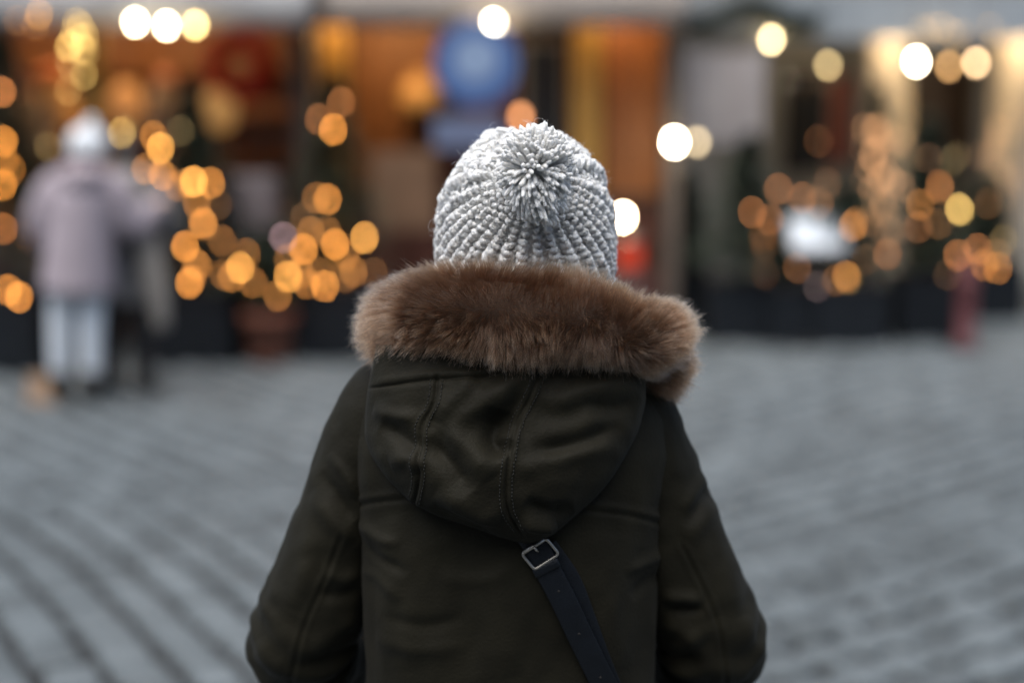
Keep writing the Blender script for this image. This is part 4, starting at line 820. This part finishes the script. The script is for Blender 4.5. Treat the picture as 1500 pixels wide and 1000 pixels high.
bulb_cache = {}
def bulb_mesh(color, s):
    k = (color, round(s, 1))
    if k not in bulb_cache: bulb_cache[k] = (MB().ball((0, 0, 0), BR, 10, 7).mesh('bulb'), glow('fairy bulb', color, s)); bulb_cache[k][0].materials.append(bulb_cache[k][1]); bulb_cache[k][0].polygons.foreach_set('use_smooth', [True] * len(bulb_cache[k][0].polygons))
    return bulb_cache[k][0]
BR = .0145; K0 = 16.0
ORANGE, AMBER, YELL, VIO, RUST = (1, .355, .055), (1, .43, .08), (1, .62, .16), (.75, .45, .5), (1, .33, .08)
def light_string(label, Y, bulbs, color=ORANGE, jit=.18):
    P = [at(b[0], b[1], Y + random.uniform(-jit, jit)) for b in bulbs]; c = np.mean(P, axis=0)
    e_ = empty('fairy_light_string', (c[0], c[1], min(p[2] for p in P))); tag(e_, label, 'string lights', 'warm fairy lights about the stalls')
    for p, b in zip(P, bulbs):
        o = bpy.data.objects.new('bulb', bulb_mesh(b[3] if len(b) > 3 else color, b[2] * K0)); col.objects.link(o); o.parent = e_; o.location = Vector(p) - e_.location
    rem = list(range(len(P))); od = [rem.pop(int(np.argmax([p[2] for p in P])))]
    while rem: j = min(rem, key=lambda q: np.linalg.norm(P[q] - P[od[-1]])); rem.remove(j); od.append(j)
    pts = []
    for a_, b_ in zip(od[:-1], od[1:]): pts += [P[a_] + [0, .02, -BR], (P[a_] + P[b_]) / 2 + [0, .05, -.03]]
    pts.append(P[od[-1]] + [0, .02, -BR]); MB().tube(spline(pts, len(pts) * 5), .003, 5).build('wire', M['cable'], e_, True)
light_string('amber fairy lights on the fir right of the couple', 9.55, [(235, 217, .95, AMBER), (238, 257, .65), (284, 266, 1.0, AMBER), (309, 268, .6), (297, 327, .75), (299, 330, .25), (245, 337, .8), (271, 361, .75), (277, 415, .65), (281, 410, .25), (225, 200, .42), (213, 248, .32), (260, 272, .22), (288, 297, .34), (290, 390, .3), (286, 385, .2), (325, 353, .2), (328, 402, .2), (340, 405, .36), (265, 192, .06, YELL), (320, 300, .06), (252, 342, .25), (278, 268, .3)])
light_string('amber fairy lights on the bush in the terracotta pot', 9.7, [(352, 392, .85, AMBER), (361, 372, .28), (371, 414, .26), (407, 433, .30)])
light_string('amber fairy lights on the fir left of the bobble hat', 9.75, [(488, 190, .85), (422, 405, .9, AMBER), (445, 365, .85), (491, 358, .85), (534, 348, .95, AMBER), (476, 419, .75), (480, 292, .62), (463, 290, .22), (449, 415, .36), (518, 398, .26), (415, 348, .3, VIO), (455, 340, .26), (480, 340, .2), (507, 375, .34), (467, 175, .24, RUST), (500, 150, .26, RUST), (422, 380, .22), (440, 400, .24), (470, 400, .2), (445, 320, .08), (505, 405, .16), (548, 400, .09)])
light_string('orange fairy lights on the fir at the left end of the stall', 9.6, [(3, 135, .5, RUST), (5, 207, .75), (5, 271, .85), (18, 248, .42), (5, 335, .34, RUST), (8, 235, .3), (45, 350, .08), (70, 215, .08, YELL), (40, 345, .06)])
light_string('pair of orange fairy lights low beside the woman in pale pink', 9.5, [(28, 435, .72), (12, 425, .62)])
light_string('yellow fairy light bundle hanging on the stall post', 10.14, [(118, 40, .26), (125, 55, .28), (100, 70, .42), (103, 66, .25), (120, 72, .3), (100, 90, .12), (123, 110, .3), (100, 133, .14), (112, 34, .22), (116, 58, .28), (108, 48, .2), (127, 75, .14), (104, 100, .1)], YELL, .05)
light_string('dim orange fairy lights under the left end of the awning', 10.14, [(57, 22, .34, AMBER), (25, 30, .09), (52, 38, .09)], ORANGE, .04)
light_string('single olive yellow fairy light beside the white woollen hat', 10.2, [(178, 195, .42, YELL), (182, 190, .08, YELL)])
light_string('dim orange fairy lights on the fir left of the menu board', 10.5, [(1102, 311, .24), (1128, 322, .22), (1140, 277, .22, RUST), (1175, 290, .2, RUST), (1200, 298, .13, RUST), (1212, 268, .06), (1120, 360, .04)], RUST)
light_string('dim orange fairy lights around the menu board', 10.2, [(1248, 332, .32), (1253, 326, .16), (1240, 405, .42), (1225, 410, .12), (1168, 392, .12, RUST), (1197, 420, .06, VIO), (1300, 372, .2, RUST), (1268, 380, .05)])
light_string('fairy lights on the fir before the dark doorway', 10.4, [(1405, 306, .85, YELL), (1408, 309, .2, YELL), (1348, 300, .28), (1376, 272, .26, RUST), (1345, 333, .13, RUST), (1375, 328, .1), (1378, 278, .12), (1360, 232, .05, RUST), (1395, 235, .05, YELL)])
light_string('orange fairy lights on the small fir by the red bollard', 10.6, [(1403, 374, .36, RUST), (1432, 365, .28, RUST), (1442, 388, .36), (1462, 393, .36), (1470, 352, .1, YELL), (1448, 298, .08), (1460, 372, .1)])
random.seed(21)
light_string('scattered faint lights in the greenery before the pale house', 11.6, [(random.uniform(1045, 1495), random.uniform(170, 420), random.choice((.03, .04, .06, .09)), random.choice((ORANGE, RUST, YELL))) for _ in range(26)], ORANGE, .9)
light_string('dense warm lights wrapped around the slim tall fir', 12.6, [(1290 + random.gauss(0, 15), 185 + 160 * random.random(), random.uniform(.10, .26)) for _ in range(34)], (1, .47, .2), .2)
light_string('dim lights hanging down the far right column', 13.4, [(1472 + random.gauss(0, 11), 150 + 165 * random.random(), random.uniform(.05, .16)) for _ in range(16)] + [(1470, 290, .2), (1466, 300, .18)], (1, .52, .24), .1)
light_string('row of dim yellow lights under the grey canopy', 12.2, [(1352 + 8 * k + random.uniform(-3, 3), 46 + random.uniform(-8, 8), random.uniform(.06, .12)) for k in range(8)] + [(1450, 40, .12), (1457, 66, .10)], (1, .55, .14), .04)
light_string('dim yellow lights trailing beside the dark doorway', 12.8, [(1326 + random.gauss(0, 5), 130 + 13 * k, random.uniform(.04, .08)) for k in range(9)], (1, .55, .16), .1)

# ---- menu board, red lantern, bollard, bag
gm = atg(1197, 505); mb = empty('menu_stand', (gm[0], gm[1], 0)); tag(mb, 'white tilted menu board on a stand among the planters', 'menu board')
cm = at(1197, 343, gm[1] - .05); MB().box(cm, (.40, .02, .31), rx=-R(48), bev=.006).build('board', mat('white card', (.52, .57, .62), .4, .04, 4), mb)
MB().box(cm + [0, .012, -.012], (.43, .02, .34), rx=-R(48), bev=.004).build('board_frame', M['frame'], mb); MB().tube([(cm[0], gm[1], 0), (cm[0], gm[1], cm[2] - .02)], .02, 10).build('pole', M['cable'], mb, True); MB().lathe((cm[0], gm[1], 0), [(.17, 0), (.17, .02), (.03, .035)], 20).build('base_plate', M['cable'], mb)
gl = atg(918, 520); bl = empty('barrel', (gl[0], gl[1], 0)); tag(bl, 'dark brown wooden barrel carrying the red lantern', 'barrel'); zb = wz(398, gl[1])
for k in range(16):
    a = 2 * math.pi * k / 16; da = 2 * math.pi / 16 * .97; V = []
    for z, r_ in ((0, .19), (zb * .25, .225), (zb * .5, .235), (zb * .75, .225), (zb, .19)):
        for aa, dr_ in ((a, 0), (a + da, 0), (a + da, -.02), (a, -.02)): V.append((gl[0] + (r_ + dr_) * math.cos(aa), gl[1] + .2 + (r_ + dr_) * math.sin(aa), z))
    F = [(l * 4 + q, l * 4 + (q + 1) % 4, (l + 1) * 4 + (q + 1) % 4, (l + 1) * 4 + q) for l in range(4) for q in range(4)] + [(3, 2, 1, 0), (16, 17, 18, 19)]
    MB().add(V, F).build('stave', M['wood_red'], bl)
MB().lathe((gl[0], gl[1] + .2, zb - .03), [(.17, 0), (.17, .02)], 24).build('barrel_lid', M['wood_red'], bl)
for zz in (.2, .8): MB().lathe((gl[0], gl[1] + .2, zb * zz - .02), [(.222, 0), (.226, 0), (.229, .035), (.224, .035)], 32).build('hoop', M['cable'], bl, True)
rl = empty('red_lantern', (gl[0], gl[1] + .2, zb)); tag(rl, 'glowing red candle lantern on the barrel below the low white lamp', 'lantern')
cxl, cyl = gl[0] + .03, gl[1] + .2
MB().box((cxl, cyl, zb + .012), (.19, .19, .024), bev=.004).build('base_plate', M['cable'], rl); MB().lathe((cxl, cyl, zb + .024), [(.085, 0), (.09, .02), (.09, .15), (.08, .17)], 20).build('red_glass', mat('red glass', (.25, .02, .01), .2, .1, 5, emit=((1, .07, .015), .2)), rl, True)
MB().lathe((cxl, cyl, zb + .195), [(.11, 0), (.10, .015), (.03, .07), (.01, .075)], 16).build('lid', M['cable'], rl, True); MB().tube([(cxl + .03 * math.cos(a), cyl, zb + .27 + .03 * math.sin(a)) for a in np.linspace(-.6, 3.8, 12)], .004, 6).build('handle', M['cable'], rl)
gb = atg(1413, 512); bo = empty('bollard', (gb[0], gb[1], 0)); tag(bo, 'dark red wooden bollard on the cobbles before the planters', 'bollard')
MB().lathe((gb[0], gb[1], 0), [(.095, 0), (.095, .05), (.075, .07), (.068, .45), (.082, .50), (.082, .54), (.06, .56), (.07, .62), (.045, .67), (.01, .685)], 24).build('shaft', mat('dark red paint', (.11, .032, .035), .5, .2, 8), bo, True); MB().lathe((gb[0], gb[1], .003), [(.13, 0), (.13, .02), (.10, .025)], 24).build('foot_plate', M['cable'], bo)
gg = atg(66, 588); pb = empty('shopping_bag', (gg[0], gg[1], 0)); tag(pb, 'tan paper shopping bag on the cobbles by the pale trousers', 'bag')
V = [(gg[0] + sx * (.10 - .012 * top), gg[1] + sy * (.055 - .03 * top), .17 * top) for top in (0, 1) for sx, sy in ((-1, -1), (1, -1), (1, 1), (-1, 1))]
MB().add(V, [(3, 2, 1, 0), (0, 1, 5, 4), (1, 2, 6, 5), (2, 3, 7, 6), (3, 0, 4, 7)]).build('paper_sack', mat('kraft paper', (.34, .22, .14), .8, .1, 10), pb)
for s in (-1, 1): MB().tube([(gg[0] - .04, gg[1] + s * .02, .17), (gg[0] - .03, gg[1] + s * .02, .225), (gg[0] + .03, gg[1] + s * .02, .225), (gg[0] + .04, gg[1] + s * .02, .17)], .004, 6).build('handle', M['cable'], pb, True)

# ---- the couple by the stall
def blob(name, tubes, m, parent, vox=.018, sm=6):
    g = MB()
    for pts, rad in tubes: g.tube(spline(np.array(pts, float), 18), spline(np.array([[r] for r in rad], float), 18)[:, 0], 14)
    o = g.build(name, m, parent, True); md = o.modifiers.new('merge', 'REMESH'); md.mode = 'VOXEL'; md.voxel_size = vox; md.use_smooth_shade = True; s_ = o.modifiers.new('smooth', 'SMOOTH'); s_.iterations = sm; s_.factor = .5; return o
def walker(px_, py_, label, coat, trous, hatm, hairm, H=1.66, arm=None, hat=True, face=-1, coat_len=.66, wide=1.0, extra=None, lean=0.0):
    g0 = atg(px_, py_); X, Y = g0[0], g0[1]; s = H / 1.66; e_ = empty('person', (X, Y, 0)); tag(e_, label, 'person')
    L = lambda p: (X + p[0] * s + lean * (max(0, p[2]) / 1.6) ** 1.6, Y + p[1] * s, p[2] * s)
    aR = arm or [(.2, 0, 1.33), (.27, .03, 1.12), (.25, .16, .98)]
    aL = [(-.2, 0, 1.33), (-.27, .02, 1.10), (-.22, .16, .96)]
    Jn = [((0, 0, .92), (.12, .1)), ((0, 0, 1.15), (.1, .08)), ((0, 0, 1.33), (.12, .08)), ((0, 0, 1.42), .05), ((0, .01, 1.50), (.06, .07)), ((0, .01, 1.58), (.068, .08)), ((0, 0, 1.63), .06)] + [(p, .045) for p in aL] + [(p, .045) for p in aR] + [((aL[2][0], aL[2][1] + .06, aL[2][2] - .02), .03), ((aR[2][0] + .06, aR[2][1] + .03, aR[2][2] + .04), .035)] + \
         [((-.09, 0, .85), .08), ((-.095, 0, .47), .055), ((-.1, 0, .09), .04), ((-.1, .1, .04), .034), ((.09, 0, .85), .08), ((.095, -.02, .47), .055), ((.1, .0, .09), .04), ((.1, .1, .04), .034), ((0, .105, 1.53), .012)]
    En = [(0, 1), (1, 2), (2, 3), (3, 4), (4, 5), (5, 6), (2, 7), (7, 8), (8, 9), (2, 10), (10, 11), (11, 12), (9, 13), (12, 14), (0, 15), (15, 16), (16, 17), (17, 18), (0, 19), (19, 20), (20, 21), (21, 22), (5, 23)]
    skin_body('body', [(L(p), tuple(q * s for q in r) if not np.isscalar(r) else r * s) for p, r in Jn], En, 0, M['skin'], e_)
    w = wide
    blob('coat', [([L((0, 0, coat_len)), L((0, 0, .85)), L((0, 0, 1.1)), L((0, 0, 1.3)), L((0, 0, 1.40)), L((0, .0, 1.44))], [.20 * w, .19 * w, .175 * w, .16 * w, .12, .085]), ([L(p) for p in [(-.11, 0, 1.36)] + aL], [.08 * w, .085 * w, .08 * w, .06]), ([L(p) for p in [(.11, 0, 1.36)] + aR], [.08 * w, .085 * w, .08 * w, .06])], coat, e_)
    for q in (-1, 1):
        MB().tube(spline([L((q * .085, 0, .88)), L((q * .092, -.01, .48)), L((q * .1, 0, .12))], 14), spline([[.095], [.075], [.058]], 14)[:, 0], 14).build('trouser_leg', trous, e_, True)
        MB().tube(spline([L((q * .1, -.01, .2)), L((q * .1, -.005, .06)), L((q * .103, .08, .05)), L((q * .105, .16, .035))], 14), [.06] * 5 + [.055] * 4 + [.05] * 3 + [.04, .03], 12).build('boot', M['boot'], e_, True)
    MB().ball(L((0, -.015, 1.555)), (.088, .10, .12), 16, 12).build('hair', hairm, e_, True)
    if hat:
        MB().lathe(L((0, 0, 1.545)), [(.108, 0), (.115, .02), (.114, .05), (.11, .09), (.092, .13), (.06, .155), (.02, .165)], 24).build('knit_hat', hatm, e_, True); MB().ball(L((0, 0, 1.725)), .04, 12, 10).build('pompom', hatm, e_, True)
    if extra: extra(e_, L)
    return e_
def hood_lav(e_, L):
    blob('hood', [([L((-.14, .02, 1.40)), L((-.08, -.10, 1.43)), L((0, -.14, 1.42)), L((.08, -.10, 1.43)), L((.14, .02, 1.40))], [.05, .065, .07, .065, .05])], mat('pink quilted hood', (.44, .36, .39), .8, .1, 14), e_)
walker(112, 588, 'woman in pale pink padded coat, white trousers and white woollen hat', mat('pale pink padded coat', (.37, .31, .34), .75, .1, 10), mat('white denim', (.70, .74, .79), .85, .06, 20), mat('white wool hat', (.78, .80, .82), .95, .06, 40), M['hair'], H=1.62, arm=[(.2, 0, 1.33), (.30, .05, 1.10), (.43, .14, 1.24)], extra=hood_lav, wide=1.12, coat_len=.70, lean=.15)
def scarf(e_, L):
    sm_ = mat('beige wool wrap', (.26, .235, .21), .95, .15, 20)
    MB().tube(spline([L((.06, -.12, 1.40)), L((.13, -.17, 1.2)), L((.19, -.19, .95)), L((.24, -.2, .7)), L((.27, -.19, .45))], 24), spline([[.05], [.07], [.075], [.07], [.05]], 24)[:, 0], 12).build('shawl_end', sm_, e_, True)
    blob('shawl', [([L((-.16, 0, 1.37)), L((-.08, -.10, 1.40)), L((.05, -.12, 1.40)), L((.15, -.02, 1.37)), L((.06, .11, 1.36)), L((-.08, .10, 1.36))], [.06, .07, .075, .065, .06, .06])], sm_, e_)
walker(190, 572, 'dark haired person in grey coat and beige shawl beside the woman in pink', mat('grey wool coat', (.17, .165, .17), .9, .25, 9), mat('black trousers', (.015, .015, .017), .8), None, mat('dark hair', (.022, .013, .01), .4), H=1.60, hat=False, extra=scarf, wide=1.0, coat_len=.60, lean=.05)
